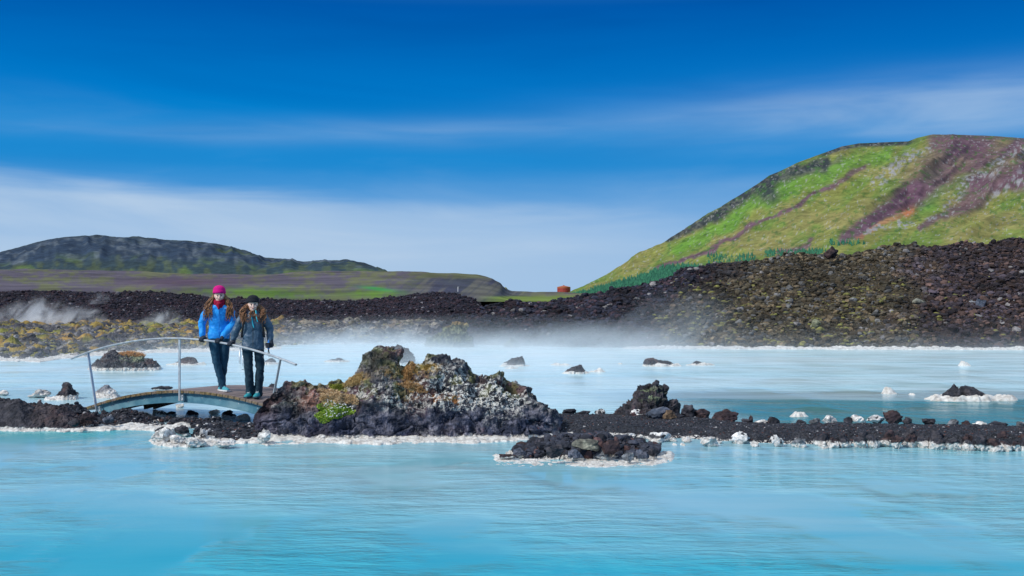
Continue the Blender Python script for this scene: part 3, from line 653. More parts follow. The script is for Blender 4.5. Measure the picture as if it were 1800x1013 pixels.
def profile_rock(name, pts, D, dep, label, colf=None, seed=0, amp=(.05, .03, .012), nu=260, nv=120, mat='rock', group=None, crust_=None, power=.55, cat='rock', sc=1.6):
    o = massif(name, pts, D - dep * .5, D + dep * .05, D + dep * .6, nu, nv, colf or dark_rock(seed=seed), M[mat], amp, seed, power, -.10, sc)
    tag(o, label, cat, group)
    if crust_:
        for cx_, cw_, ch_, dd in crust_: s = D / F; crust(float((cx_ - 900) * s), D + dd, cw_ * s, max(.28, cw_ * s * .32), ch_, seed + 5 + int(cx_) % 7, o)
    return o
# in the lagoon
def topgrass_rock():
    def cf(P, U, T, d, cid):
        c = dark_rock(a=(.03, .032, .045), b=(.11, .11, .12), seed=300)(P, U, T, d, cid); V = py_of(P)
        k = sstep(U, 205, 212) * sstep(U, 258, 250) * sstep(V, 640, 632); n = fbm(P, 4, 3, 3)
        return lerpc(c, (.26, .29, .18), k * sstep(n, -.4, .1) * .8)
    return profile_rock('lagoon_rock', [(155, 651), (160, 644), (166, 638), (178, 634), (184, 630), (185, 623), (192, 619), (202, 618), (208, 622), (225, 621), (242, 625), (252, 632), (262, 634), (272, 638), (280, 643), (284, 650)], 30.3, 1.6,
                        'low dark rock capped with dry orange grass, in the lagoon behind the bridge rail', cf, 300, (.10, .05, .03), 300, 110, 'rock_high', None, [(218, 72, .07, -.2)])
tr = topgrass_rock()
profile_rock('lagoon_rock', [(303, 641), (312, 636), (322, 629), (334, 627), (343, 630), (350, 639), (353, 641)], 32.6, .9, 'smooth rounded black rock just right of the middle rail post', None, 310, (.02, .012, .006), 140, 60, 'rock', None, [(328, 34, .05, -.1)])
profile_rock('lagoon_rock', [(572, 636), (585, 632), (596, 630), (604, 632), (611, 636)], 34.2, .7, 'small flat rock alone in the pale lagoon left of the outcrop knob', None, 320, (.04, .02, .01), 100, 40, 'rock', None, [(594, 22, .03, -.1)])
profile_rock('lagoon_rock', [(880, 643), (887, 637), (897, 633), (905, 629), (917, 628), (921, 633), (924, 643)], 32.0, .9, 'dark wedge-shaped rock right of the outcrop, leftmost of the far lagoon rocks', None, 330, (.04, .025, .012), 140, 60, 'rock', None, [(903, 28, .05, -.2), (898, 15, .03, -1.3)])
profile_rock('lagoon_rock', [(988, 657), (996, 652), (1004, 646), (1012, 642), (1021, 643), (1027, 650), (1031, 657)], 28.6, .8, 'dark domed rock nearer the outcrop than the other far lagoon rocks', None, 340, (.03, .025, .012), 140, 60, 'rock', None, [(1010, 25, .07, -.1)])
profile_rock('lagoon_rock', [(1130, 644), (1133, 634), (1139, 628), (1148, 629), (1160, 634), (1172, 634), (1182, 639), (1186, 644)], 32.0, 1.0, 'angular grey-black rock with a flat sloping top in the far lagoon', None, 350, (.04, .03, .014), 160, 60, 'rock', None, [(1163, 36, .07, -.2)])
profile_rock('lagoon_rock', [(1212, 642), (1218, 638), (1224, 634), (1232, 637), (1240, 642)], 32.4, .6, 'tiny dark rock on a wide white plate in the far lagoon', None, 360, (.03, .02, .01), 90, 40, 'rock', None, [(1228, 27, .05, -.1)])
profile_rock('lagoon_rock', [(676, 634), (680, 618), (690, 609), (705, 608), (716, 613), (724, 622), (730, 633)], 33.5, 1.6, 'dark rock standing in the lagoon behind the outcrop knob', None, 370, (.05, .04, .02), 160, 80)
def plate(px, py, w_, h, label, seed, grp=None, ry=.30, name='mineral_islet'):
    D = ground_d(py); s = D / F; o = crust(float((px - 900) * s), D, w_ * s / 2, max(.16, w_ * s * ry), h, seed, None, 20, 110, name, 1., lumpy=.45); tag(o, label, 'mineral crust', grp); return o
plate(985, 642, 50, .05, 'thin white mineral patch left of the domed far lagoon rock', 401); plate(1050, 654, 38, .09, 'lumpy white mineral patch touching the right of the domed lagoon rock', 402)
plate(1090, 640, 12, .06, 'small white speck halfway between the domed and the angular lagoon rocks', 403); plate(1695, 643, 26, .12, 'white mineral mound alone far out on the right of the lagoon', 404)
plate(1562, 692, 34, .12, 'white mineral lump left of the double dark rocks on the right', 405); plate(1403, 732, 46, .10, 'white mineral lump in teal water behind the causeway', 406)
plate(1602, 694, 14, .03, 'small white fleck just right of the white lump near the double rocks', 407)
pl = crust(float((1708 - 900) * 20.6 / F), 20.6, 86 * 20.6 / F, .42, .10, 408, None, 30, 260, 'mineral_islet', lumpy=.4); tag(pl, 'long white mineral plate carrying two dark rocks, far right', 'mineral crust')
b = boulder(1677, 703, 36, 28, 'pointed black rock, left one on the long white plate', 'dark', pointed=.55, z0=.02, seed=11, name='lagoon_rock')
b = boulder(1713, 702, 44, 23, 'broader black rock, right one on the long white plate', 'dark', z0=.02, seed=14, name='lagoon_rock')
boulder(66, 700, 40, 15, 'low white crusted lump, left neighbour of the pointed dark rock', 'pale', seed=21, name='lagoon_rock', hi=True)
boulder(3, 696, 22, 10, 'white lump cut by the left edge of the picture', 'pale', seed=22, name='lagoon_rock', hi=True)
profile_rock('lagoon_rock', [(88, 704), (96, 700), (102, 693), (108, 686), (113, 677), (119, 673), (125, 680), (128, 686), (133, 690), (136, 699), (140, 704)], 20.8, .7, 'sharp dark pinnacle on a white base left of the bridge', None, 380, (.05, .03, .016), 160, 90, 'rock_high', None, [(113, 33, .05, -.1)])
def gw(P, U, T, d, cid): return lerpc((.62, .60, .58), (.20, .205, .23), sstep(py_of(P) + (U - 187) * .35, 690, 684))
profile_rock('lagoon_rock', [(164, 699), (170, 689), (178, 680), (184, 676), (196, 681), (204, 688), (211, 699)], 21.2, .7, 'grey-topped white rock seen through the left end of the railing', gw, 385, (.03, .02, .008), 150, 70, 'rock_high')
boulder(282, 688, 36, 9, 'low black rock peeping over the left half of the bridge deck', 'dark', seed=24, name='lagoon_rock')
boulder(476, 690, 24, 16, 'small dark jagged rock behind the right end of the bridge deck', 'dark', seed=25, name='lagoon_rock', pointed=.4, crust_=(16, 14, .04))
boulder(474, 640, 20, 10, 'tiny far rock in the lagoon just right of the dark jacketed person', 'dark', seed=26, name='lagoon_rock', crust_=(22, 30, .05))
boulder(375, 729, 22, 9, 'rounded white stone in the water under the bridge arch', 'pale', seed=27, name='lagoon_rock', hi=True)
boulder(315, 717, 16, 7, 'small white stone under the middle of the bridge arch', 'pale', seed=28, name='lagoon_rock', hi=True)
for k, (a, b_, w_, h_, cc, lb_) in enumerate([(284, 734, 30, 12, 'mixed', 'white streaked black stone in the shadow under the bridge'), (297, 733, 22, 9, 'dark', 'dark flat stone under the bridge arch beside the streaked one'), (335, 735, 24, 13, 'dark', 'dark peaked stone in the water right of the arch middle'), (398, 735, 22, 14, 'dark', 'round black stone near the right foot of the bridge'),
        (408, 736, 14, 8, 'dark', 'small black stone touching the round one at the right foot of the bridge'), (366, 742, 16, 8, 'mixed', 'half white pebbly stone between the arch and the gravel shore'), (425, 740, 30, 12, 'pale', 'white crusted stone beside the outcrop under the bridge end'), (385, 742, 20, 7, 'pale', 'flat white stone just before the right foot of the bridge')]):
    boulder(a, b_, w_, h_, lb_, cc, seed=50 + k, hi=cc == 'pale')
# left spit slabs
profile_rock('slab_rock', [(-60, 750), (-40, 708), (-10, 703), (8, 705), (22, 701), (34, 702), (46, 709), (60, 717), (74, 733), (80, 750)], 16.1, 1.2, 'large smooth dark slab at the left edge of the picture', dark_rock((.022, .023, .032), (.048, .046, .056), rust=.0), 390, (.03, .012, .008), 240, 110, 'rock')
profile_rock('slab_rock', [(46, 750), (58, 720), (66, 712), (90, 711), (112, 714), (126, 721), (140, 733), (150, 750)], 15.95, 1.0, 'cracked reddish slab between the left slab and the bridge foot', dark_rock((.026, .022, .030), (.062, .050, .056), rust=.15), 392, (.04, .02, .01), 240, 110, 'rock')
for k, (a, b_, w_, h_, cc, lb_) in enumerate([(92, 728, 14, 11, 'dark', 'small black stone on the crest of the spit, farthest from the bridge'), (103, 727, 13, 11, 'dark', 'small black stone on the crest of the spit with another on each side'), (118, 729, 18, 12, 'rust', 'brown stone on the crest of the spit behind the cracked slab'), (133, 728, 22, 15, 'dark', 'black stone nearest the left foot of the bridge'),
        (150, 742, 30, 16, 'rust', 'reddish stone in front of the left foot of the bridge'), (128, 748, 22, 12, 'dark', 'dark stone low on the spit below the bridge foot'), (188, 742, 20, 10, 'blue', 'bluish stone on the spit just under the left beam end')]):
    boulder(a, b_, w_, h_, lb_, cc, z0=.12, seed=70 + k)
# white knobs and dark stones left of the outcrop
for k, (a, b_, w_, h_, cc, lb_) in enumerate([(283, 778, 40, 26, 'pale', 'big white crusted knob at the left tip of the gravel shore'), (284, 762, 34, 10, 'dark', 'dark flat stone lying on top of the white knob at the shore tip'), (318, 765, 32, 16, 'dark', 'dark stone among white crust left of the gravel shore'), (312, 780, 36, 14, 'pale', 'white stone in front of the dark stone on the shore tip'),
        (355, 772, 18, 19, 'mixed', 'upright half white stone at the start of the gravel shore'), (340, 784, 40, 12, 'pale', 'low white stone below the upright one by the shore'), (463, 778, 24, 24, 'pale', 'white crusted stone against the lower left corner of the outcrop'), (392, 786, 44, 11, 'pale', 'long white stone on the waterline below the gravel shore'), (376, 752, 22, 10, 'dark', 'dark stone at the back of the gravel shore')]):
    boulder(a, b_, w_, h_, lb_, cc, z0=.03, seed=90 + k, hi=cc == 'pale')
# pointed rock group behind the causeway
def pr(P, U, T, d, cid):
    c = dark_rock((.018, .022, .032), (.062, .055, .065), (.10, .04, .045), .3, 420)(P, U, T, d, cid); n = fbm(P, 9, 4, 5); V = py_of(P)
    return lerpc(c, (.20, .25, .15), sstep(n, .05, .35) * np.exp(-((U - 1138) / 22) ** 2 - ((V - 692) / 13) ** 2))
pk = profile_rock('pointed_rock', [(1078, 742), (1083, 727), (1094, 718), (1104, 708), (1114, 700), (1116, 690), (1124, 682), (1134, 676), (1142, 671), (1153, 671), (1156, 680), (1166, 682), (1169, 692), (1174, 700), (1186, 706), (1192, 712), (1190, 730), (1195, 742)], 16.9, 1.3,
             'tall peaked black lava rock standing behind the causeway', pr, 420, (.07, .055, .03), 420, 200, 'rock')
for k, (a, b_, w_, h_, cc, lb_) in enumerate([(1123, 735, 28, 15, 'mixed', 'small whitish stone at the foot of the tall peaked rock'), (1158, 738, 44, 22, 'blue', 'striped blue-grey boulder in front of the tall peaked rock'), (1177, 738, 30, 17, 'brown', 'tan brown boulder against the striped blue-grey one'), (1195, 738, 22, 11, 'dark', 'small black stone between the peaked rock and its right neighbour'),
        (1214, 736, 34, 24, 'dark', 'rounded black boulder right of the tall peaked rock'), (1235, 736, 32, 17, 'rust', 'rust-black boulder touching the rounded black one'), (1278, 741, 44, 21, 'rust', 'reddish brown boulder with a pale left shoulder behind the causeway'), (1055, 729, 20, 10, 'mixed', 'whitish stone on the far edge of the causeway left of the peaked rock'),
        (1001, 729, 26, 10, 'dark', 'dark stone on the causeway edge nearest the outcrop'), (1025, 729, 28, 7, 'dark', 'low dark stone on the causeway edge left of the whitish one'), (1314, 745, 22, 8, 'dark', 'flat dark stone on the far edge right of the reddish brown boulder'), (1320, 744, 10, 14, 'rust', 'small upright stone on the far edge of the causeway'),
        (1341, 746, 28, 8, 'pale', 'low white stone on the far edge beside the small upright one'), (1362, 747, 22, 14, 'dark', 'black stone on the far edge with a white one to its left'), (1410, 747, 18, 9, 'dark', 'dark stone on the far edge before two white ones'), (1434, 746, 20, 11, 'grey', 'grey-white stone on the far edge, left of the brightest white one'),
        (1461, 745, 26, 15, 'pale', 'brightest white stone on the far edge of the causeway'), (1492, 744, 18, 11, 'dark', 'dark stone left of the mottled white ones on the far edge'), (1511, 744, 28, 14, 'pale', 'white stone left of the mottled stone on the far edge'), (1541, 743, 32, 13, 'mixed', 'mottled black and white stone left of the big reddish block'),
        (1573, 743, 34, 22, 'rust', 'biggest reddish-black block on the far edge at right'), (1598, 745, 18, 11, 'dark', 'dark stone against the right side of the biggest reddish block'), (1634, 748, 24, 12, 'dark', 'dark stone standing apart right of the biggest reddish block'), (1677, 750, 22, 13, 'grey', 'grey stone on the far edge near the right end'),
        (1702, 751, 20, 11, 'rust', 'brown stone beside the grey one on the far edge near the right end'), (1727, 751, 26, 10, 'pale', 'pale mottled stone on the far edge near the right end'), (1759, 752, 34, 10, 'dark', 'low black stone on the far edge right of the pale mottled one'), (1797, 753, 16, 12, 'grey', 'stone on the far edge at the right side of the picture')]):
    boulder(a, b_, w_, h_, lb_, cc, z0=.10, seed=130 + k, smoothr=cc in ('blue', 'brown'))
# near edge of the causeway: half white boulders in the shallows
near_named = [(1035, 771, 22, 12, 'mixed', 'small white streaked stone behind the dark islet'), (1060, 773, 14, 10, 'mixed', 'narrow white streaked stone behind the islet, right of a like one'), (1105, 773, 28, 11, 'mixed', 'flat white topped stone at the near edge right of the islet'), (1125, 774, 24, 10, 'pale', 'flat white stone between the islet and the two-toned boulder'),
    (1160, 778, 46, 17, 'mixed', 'wide two-toned boulder, black left and white right, in the shallows'), (1208, 777, 18, 9, 'pale', 'white stone right of the wide two-toned boulder'), (1250, 786, 32, 17, 'pale', 'pale pyramid-shaped boulder in the shallows before the causeway'), (1303, 781, 40, 22, 'mixed', 'large boulder with a white upper right side at the near edge'),
    (1328, 786, 18, 9, 'pale', 'small white stone right of the large white shouldered boulder'), (1352, 773, 16, 6, 'pale', 'white slab lying up on the gravel'), (1367, 786, 26, 20, 'mixed', 'boulder with a white tip and dark foot at the near edge'), (1407, 787, 26, 17, 'grey', 'round grey boulder with a brown cap at the near edge')]
for k, (a, b_, w_, h_, cc, lb_) in enumerate(near_named): boulder(a, b_, w_, h_, lb_, cc, z0=0, seed=180 + k, hi=cc == 'pale')
ORD = 'first second third fourth fifth sixth seventh eighth ninth tenth eleventh twelfth thirteenth fourteenth fifteenth sixteenth seventeenth eighteenth nineteenth twentieth'.split()
ORD += ['twenty-' + q for q in ORD[:9]]
rr = random.Random(3); xx = 1432; oi = 0
while xx < 1806:
    w_ = rr.choice((20, 26, 30, 24)); hh = w_ * rr.uniform(.62, .9); y_ = prof([(1430, 787), (1600, 789), (1800, 796), (2050, 804)], xx)
    boulder(xx + w_ / 2, float(y_) + rr.uniform(-2, 1), w_, hh * 1.15, ORD[oi] + ' from left of the white-footed boulders lining the near right causeway edge', rr.choice(('dark', 'rust', 'dark')), 'boulders lining the near right edge of the causeway', seed=int(xx), hi=True, smoothr=False, depth=1.2); xx += w_ * rr.uniform(.8, 1.15); oi += 1
xx = 1440; oi = 0
while xx < 1800:
    w_ = rr.choice((14, 20, 24)); y_ = prof([(1430, 772), (1600, 772), (1800, 777), (2050, 783)], xx)
    boulder(xx + w_ / 2, float(y_) + rr.uniform(-3, 2), w_, w_ * rr.uniform(.5, .75), ORD[oi] + ' from left of the small dark stones on the gravel above the white-footed boulders', rr.choice(('dark', 'rust')), 'stones on the gravel above the near edge', z0=.09, seed=int(xx) + 1, sub=4); xx += w_ * rr.uniform(1.2, 2.4); oi += 1
for k in range(16):
    a = 1000 + k * 30 + rr.uniform(-8, 8); y_ = prof([(985, 772), (1200, 779), (1450, 788)], a)
    boulder(a, float(y_) + rr.uniform(-2, 1), rr.uniform(9, 14), rr.uniform(5, 7), ORD[k] + ' from left of the fist-sized stones at the near waterline of the causeway', rr.choice(('pale', 'grey', 'dark')), 'small stones at the near waterline', seed=900 + k, sub=4)
for a, y_, w_, h_ in ((1186, 782, 14, 4), (1200, 782, 13, 4)): plate(a, y_, w_, .03, ('left' if a < 1190 else 'right') + ' one of two thin white flecks by the near edge of the causeway', int(a), 'white flecks by the near edge')
# ---- the near islet
def ic(P, U, T, d, cid):
    c = dark_rock((.018, .020, .032), (.060, .058, .075), (.10, .05, .05), .10, 440)(P, U, T, d, cid); return c
isl = profile_rock('rocky_islet', [(884, 800), (900, 796), (925, 796), (937, 789), (945, 783), (960, 777), (985, 774), (1005, 774), (1030, 771), (1060, 769), (1085, 772), (1100, 776), (1118, 785), (1132, 788), (1148, 792), (1160, 798), (1170, 801)], 13.0, .7,
             'low islet of black rubble on a white shelf in the foreground water', ic, 440, (.06, .07, .035), 460, 180, 'islet', sc=2.)
shelf('mineral_crust', [(860, 816), (880, 818), (930, 821), (1020, 822), (1100, 820), (1150, 817), (1192, 814)], .75, .035, 17, isl, 400, 44)
for k, (a, b_, w_, h_, cc, lb_) in enumerate([(1030, 790, 50, 17, 'teal', 'pale greenish slab on the crest of the foreground islet'), (914, 803, 25, 15, 'blue', 'dark block at the left end of the foreground islet'), (1013, 808, 30, 18, 'blue', 'bluish stone below the greenish slab on the islet'), (1104, 812, 22, 16, 'grey', 'rounded grey stone at the right front of the islet'),
        (1130, 809, 26, 18, 'blue', 'dark bluish stone right of the rounded grey one on the islet'), (1148, 806, 18, 18, 'dark', 'black stone at the right end of the islet'), (1075, 795, 34, 20, 'rust', 'rusty block right of the greenish slab on the islet'), (975, 800, 32, 18, 'dark', 'black block left of the greenish slab on the islet'),
        (1058, 806, 24, 18, 'grey', 'grey stone in the middle of the islet front'), (892, 806, 30, 7, 'rust', 'flat brown stone low at the left of the islet')]):
    boulder(a, b_, w_, h_, lb_, cc, z0=(.03 if b_ > 800 else (.15 if cc == 'teal' else .12)), seed=240 + k, smoothr=cc == 'teal', depth=.6)
r = np.random.default_rng(55); n = 520; u = r.uniform(.05, .95, n)
ang = r.uniform(905, 1158, n); Dd = 12.68 + r.uniform(0, .6, n) ; zt = np.interp(ang, [905, 960, 1060, 1158], [.06, .19, .24, .08]) * sstep(Dd, 12.55, 12.98)
pos = np.stack([(ang - 900) / F * Dd, Dd, zt], -1); size = .025 + .075 * r.uniform(0, 1, n) ** 2
cc = np.where((r.uniform(0, 1, n) < .13)[:, None], (.08, .045, .045), (.034, .038, .054)) * r.uniform(.5, 1.6, n)[:, None]
o = scatter('rubble', pos, size, cc, M['rubble'], PROTO2, 56); relocate(o, isl.location); o.parent = isl; o.location = (0, 0, 0); tag(o, kind='stuff')
# mossy rock on the far shore and named boulders of the banks
def mc(P, U, T, d, cid):
    n = fbm(P, 1.5, 4, 451); n2 = fbm(P, 6, 3, 452); return lerpc(lerpc((.06, .07, .06), (.19, .20, .13), sstep(n2, -.3, .5)), (.32, .19, .07), sstep(n + (577 - py_of(P)) / 30, .2, .7) * .6)
profile_rock('shore_rock', [(750, 607), (757, 596), (765, 587), (780, 582), (792, 574), (800, 568), (808, 569), (815, 574), (819, 588), (826, 600), (830, 607)], 46.8, 2.6, 'pale mossy pointed rock at the foot of the lava bank in the mist', mc, 450, (.22, .14, .06), 260, 130, 'moss', sc=.8)
profile_rock('shore_rock', [(888, 607), (894, 599), (900, 594), (905, 599), (912, 607)], 46.0, 1.2, 'small mossy rock on the misty far shore right of the larger mossy one', mc, 455, (.12, .08, .04), 120, 70, 'moss', sc=.8)
def bank_boulder(px, py, w_, h_, D, label, col, seed, **k):
    z = CAMH - (py - HZ) / F * D; s = D / F; return boulder(px, HZ + (CAMH - z) * F / D, w_, h_, label, col, z0=z, seed=seed, **k)
for k, (a, b_, w_, h_, DD, cc, lb_) in enumerate([(1712, 550, 34, 26, 49.5, 'grey', 'largest grey angular boulder on the right hand lava bank'), (1727, 552, 20, 27, 49.0, 'blue', 'slate-blue slab leaning on the largest grey boulder of the bank'), (1692, 538, 22, 12, 49.8, 'grey', 'flat grey boulder up left of the largest grey one'), (1691, 522, 13, 7, 51.5, 'pale', 'small white boulder above the grey ones on the bank'),
        (1704, 522, 12, 9, 51.4, 'grey', 'pinkish grey boulder right of the small white one'), (1734, 532, 20, 14, 50.5, 'blue', 'purple-grey boulder upper right of the largest grey one'), (1617, 537, 26, 13, 49.6, 'teal', 'rounded boulder with a yellow moss cap in the middle of the bank'), (1435, 575, 20, 14, 47.0, 'olive', 'mossy yellow boulder low on the bank'),
        (1463, 450, 26, 18, 60.0, 'rust', 'lone dark stack standing up on the crest of the bank'), (1762, 590, 12, 12, 46.2, 'blue', 'blue-grey block low down near the right edge of the bank'), (1650, 470, 16, 12, 57.5, 'dark', 'dark block high on the bank toward the right'), (1625, 467, 14, 15, 58, 'dark', 'dark upright block high on the bank')]):
    bank_boulder(a, b_, w_, h_, DD, lb_, cc, 270 + k, sub=4, name='bank_boulder')
# ------------------------------------------------------------------ the footbridge
def bmesh_obj(name, bm, mat, parent=None, smooth=False):
    me = bpy.data.meshes.new(name); bm.to_mesh(me); bm.free()
    if smooth: me.polygons.foreach_set('use_smooth', np.ones(len(me.polygons), bool))
    return link(name, me, parent, mat)
def sweep(name, pts, prof2, mat, parent=None, side=(0, 1, 0), closed=True, smooth=False):
    """sweep a 2D profile [(a along side, b along up)] over pts in the x-z plane of the local frame"""
    pts = [Vector(p) for p in pts]; bm = bmesh.new(); rings = []
    side = Vector(side)
    for i, p in enumerate(pts):
        t = (pts[min(i + 1, len(pts) - 1)] - pts[max(i - 1, 0)]).normalized(); up = t.cross(side).normalized() * -1
        if up.z < 0 and abs(t.z) < .9: up = -up
        rings.append([bm.verts.new(p + side * a + up * b) for a, b in prof2])
    n = len(prof2)
    for r0, r1 in zip(rings, rings[1:]):
        for k in range(n): bm.faces.new((r0[k], r0[(k + 1) % n], r1[(k + 1) % n], r1[k]))
    bm.faces.new(rings[0]); bm.faces.new(rings[-1][::-1]); bmesh.ops.recalc_face_normals(bm, faces=bm.faces)
    return bmesh_obj(name, bm, mat, parent, smooth)
def _wood(x):
    p = x.obj(); X, Y, Z = x.xyz(p); n = x.noise(x.comb(X * 30., Y * 3., Z * 30.), 1., 4, .6); pl = x.noise(x.comb(x.math('FLOOR', X / .125), 0., 0.), 3.7, 0)
    c = x.mix(x.smooth(n, .3, .7), (.155, .115, .105), (.26, .20, .185)); c = x.mix(1.0, c, x.comb(pl + .55, pl + .55, pl + .55), 'MULTIPLY')
    c = x.mix(x.smooth(Y, .012, -.002), c, x.mix(x.smooth(n, .4, .6), (.10, .07, .03), (.22, .16, .07)))
    return {'Base Color': c, 'Normal': x.bump(n, .4, .004)}
M['wood'] = material('weathered_deck_boards', rough=.7, build=_wood)
def _steel(x):
    p = x.obj(); n = x.noise(p, 6, 5, .6); n2 = x.noise(p, 1.6, 3, .6)
    c = x.mix(x.smooth(n, .35, .7), (.055, .17, .24), (.11, .26, .33)); c = x.mix(x.smooth(n2, .55, .7) * .5, c, (.25, .38, .42)); c = x.mix(x.smooth(x.noise(p, 25, 4, .7), .68, .74), c, (.10, .05, .03))
    return {'Base Color': c, 'Normal': x.bump(n, .15, .004), 'Roughness': x.smooth(n, .3, .7, .4, .7)}
M['steel'] = material('blue_grey_painted_steel', rough=.5, build=_steel)
M['shade_steel'] = material('shade_darkened_steel', (.012, .014, .018), .8)  # near-black paints the shade under the deck onto far beam and joists
M['galv'] = material('galvanised_rail', rough=.42, metal=.55, build=lambda x: {'Base Color': x.mix(x.smooth(x.noise(x.obj(), 14, 4, .6), .3, .7), (.42, .45, .48), (.66, .68, .70))})
M['rust_plank'] = material('mossy_old_timber', rough=.9, build=lambda x: {'Base Color': x.mix(x.smooth(x.noise(x.obj(), 9, 4, .6), .4, .6), (.10, .08, .03), (.25, .19, .05))})
TH = R(30); BC = Vector((-5.395, 16.6, 0)); BW = 1.3
br = empty('footbridge', BC, 'small arched footbridge with timber deck and one steel handrail', 'footbridge', rz=-TH)
ZA, KK, HL, T0 = .527, .058, 2.09, .3
arc = lambda t, dz=0.: Vector((t, 0, ZA - KK * (t - T0) ** 2 + dz))
def nrm(t): return Vector((2 * KK * (t - T0), 0, 1)).normalized()
ts = np.linspace(-HL, HL, 49)
def chan(y, sgn, name='beam', mat='steel'):
    # channel section: web with two flanges turned to side sgn
    w_, h_, th = .055, .155, .008
    pf = [(0, 0), (w_ * sgn, 0), (w_ * sgn, -th), (th * sgn, -th), (th * sgn, -h_ + th), (w_ * sgn, -h_ + th), (w_ * sgn, -h_), (0, -h_)]
    pts = [arc(t) + nrm(t) * -.045 + Vector((0, y, 0)) for t in ts]
    return sweep(name, pts, pf, M[mat], br)
chan(.075, -1); chan(BW - .075, 1, 'beam', 'shade_steel')
bm = bmesh.new(); t = -HL - .32; pr_ = random.Random(4)
while t < HL + .12:
    a0, a1 = t + .004, t + .118; j = pr_.uniform(-.006, .006)
    vs = []
    for tt_ in (a0, a1):
        c_ = arc(tt_) if abs(tt_) < HL else arc(math.copysign(HL, tt_)) + (Vector((1, 0, -2 * KK * (HL - T0))) if tt_ > 0 else Vector((-1, 0, -2 * KK * (HL + T0)))) * (abs(tt_) - HL)
        for y_ in (0 + j, BW + j):
            for dz in (0, -.044): vs.append(bm.verts.new(c_ + nrm(tt_) * dz + Vector((0, y_, pr_.uniform(-.002, .002)))))
    for f in ((0, 1, 3, 2), (4, 6, 7, 5), (0, 2, 6, 4), (1, 5, 7, 3), (0, 4, 5, 1), (2, 3, 7, 6)): bm.faces.new([vs[i] for i in f])
    t += .125
bmesh.ops.recalc_face_normals(bm, faces=bm.faces)
bmesh.ops.bevel(bm, geom=bm.edges[:], offset=.004, segments=1, affect='EDGES')
bmesh_obj('deck', bm, M['wood'], br)
# dark joists added between the beams to darken the underside
for yb in (.32, BW - .32):
    sweep('shade_joist', [arc(t) + nrm(t) * -.048 + Vector((0, yb, 0)) for t in ts[1:-1]], [(-.03, 0), (.03, 0), (.03, -.15), (-.03, -.15)], M['shade_steel'], br)
def bx(bm, c, s, rot=None):
    m = Matrix.Translation(c) @ (rot.to_4x4() if rot else Matrix()) @ Matrix.Diagonal((*s, 1)); return bmesh.ops.create_cube(bm, size=1, matrix=m)
RK, RZ = .0565, 1.367
rail_pt = lambda t: Vector((t, 0, RZ - RK * t * t))
rl = sweep('handrail', [rail_pt(t) + Vector((0, -.012, 0)) for t in np.linspace(-2.66, 2.50, 61)], [(-.024, -.007), (-.017, -.014), (.017, -.014), (.024, -.007), (.024, .007), (.017, .014), (-.017, .014), (-.024, .007)], M['galv'], br, smooth=False)
for t, dt in ((-1.99, -.235), (.02, 0.0), (1.97, .22)):
    top = rail_pt(t + dt) + Vector((0, -.012, -.012)); bot = arc(t, -.17) + Vector((0, -.012, 0)); dv = top - bot
    bm = bmesh.new(); rot = dv.to_track_quat('Z', 'Y').to_matrix()
    bx(bm, (top + bot) / 2, (.045, .018, dv.length), rot)
    bmesh.ops.bevel(bm, geom=bm.edges[:], offset=.004, segments=1, affect='EDGES')
    po = bmesh_obj('post', bm, M['galv'], br)
    bm = bmesh.new(); sg = 1 if t < 1 else -1
    bx(bm, arc(t + .055 * sg, -.12) + Vector((0, .008, 0)), (.035, .03, .10), rot)
    for dz in (-.03, .03): bmesh.ops.create_cone(bm, cap_ends=True, segments=8, radius1=.009, radius2=.009, depth=.02, matrix=Matrix.Translation(arc(t + .055 * sg, -.12 + dz) + Vector((0, -.015, 0))) @ Matrix.Rotation(R(90), 4, 'X'))
    bmesh_obj('bracket', bm, M['galv'], br)
for tb in (-1.7, -1.3, -.9, -.5, .45, .85, 1.25, 1.65):
    bm = bmesh.new(); bmesh.ops.create_cone(bm, cap_ends=True, segments=6, radius1=.011, radius2=.011, depth=.014, matrix=Matrix.Translation(arc(tb, -.11) + Vector((0, .070, 0))) @ Matrix.Rotation(R(90), 4, 'X')); bmesh_obj('bolt', bm, M['galv'], br)
# thin posts standing in the lagoon beyond the bridge
for px_, py_, h_, lb_ in ((427.5, 645, .56, 'short grey post in the water, seen between the two people'), (421.5, 640, .5, 'paler thin post in the water beside the short grey one')):
    D = ground_d(py_); bm = bmesh.new()
    bmesh.ops.create_cone(bm, cap_ends=True, segments=12, radius1=.032, radius2=.032, depth=h_ + .3, matrix=Matrix.Translation((0, 0, h_ / 2 - .15)))
    bmesh.ops.create_cone(bm, cap_ends=True, segments=12, radius1=.040, radius2=.030, depth=.03, matrix=Matrix.Translation((0, 0, h_ + .012)))
    o = bmesh_obj('marker_post', bm, M['galv'], None, True); o.location = ((px_ - 900) / F * D, D, 0); tag(o, lb_, 'post')
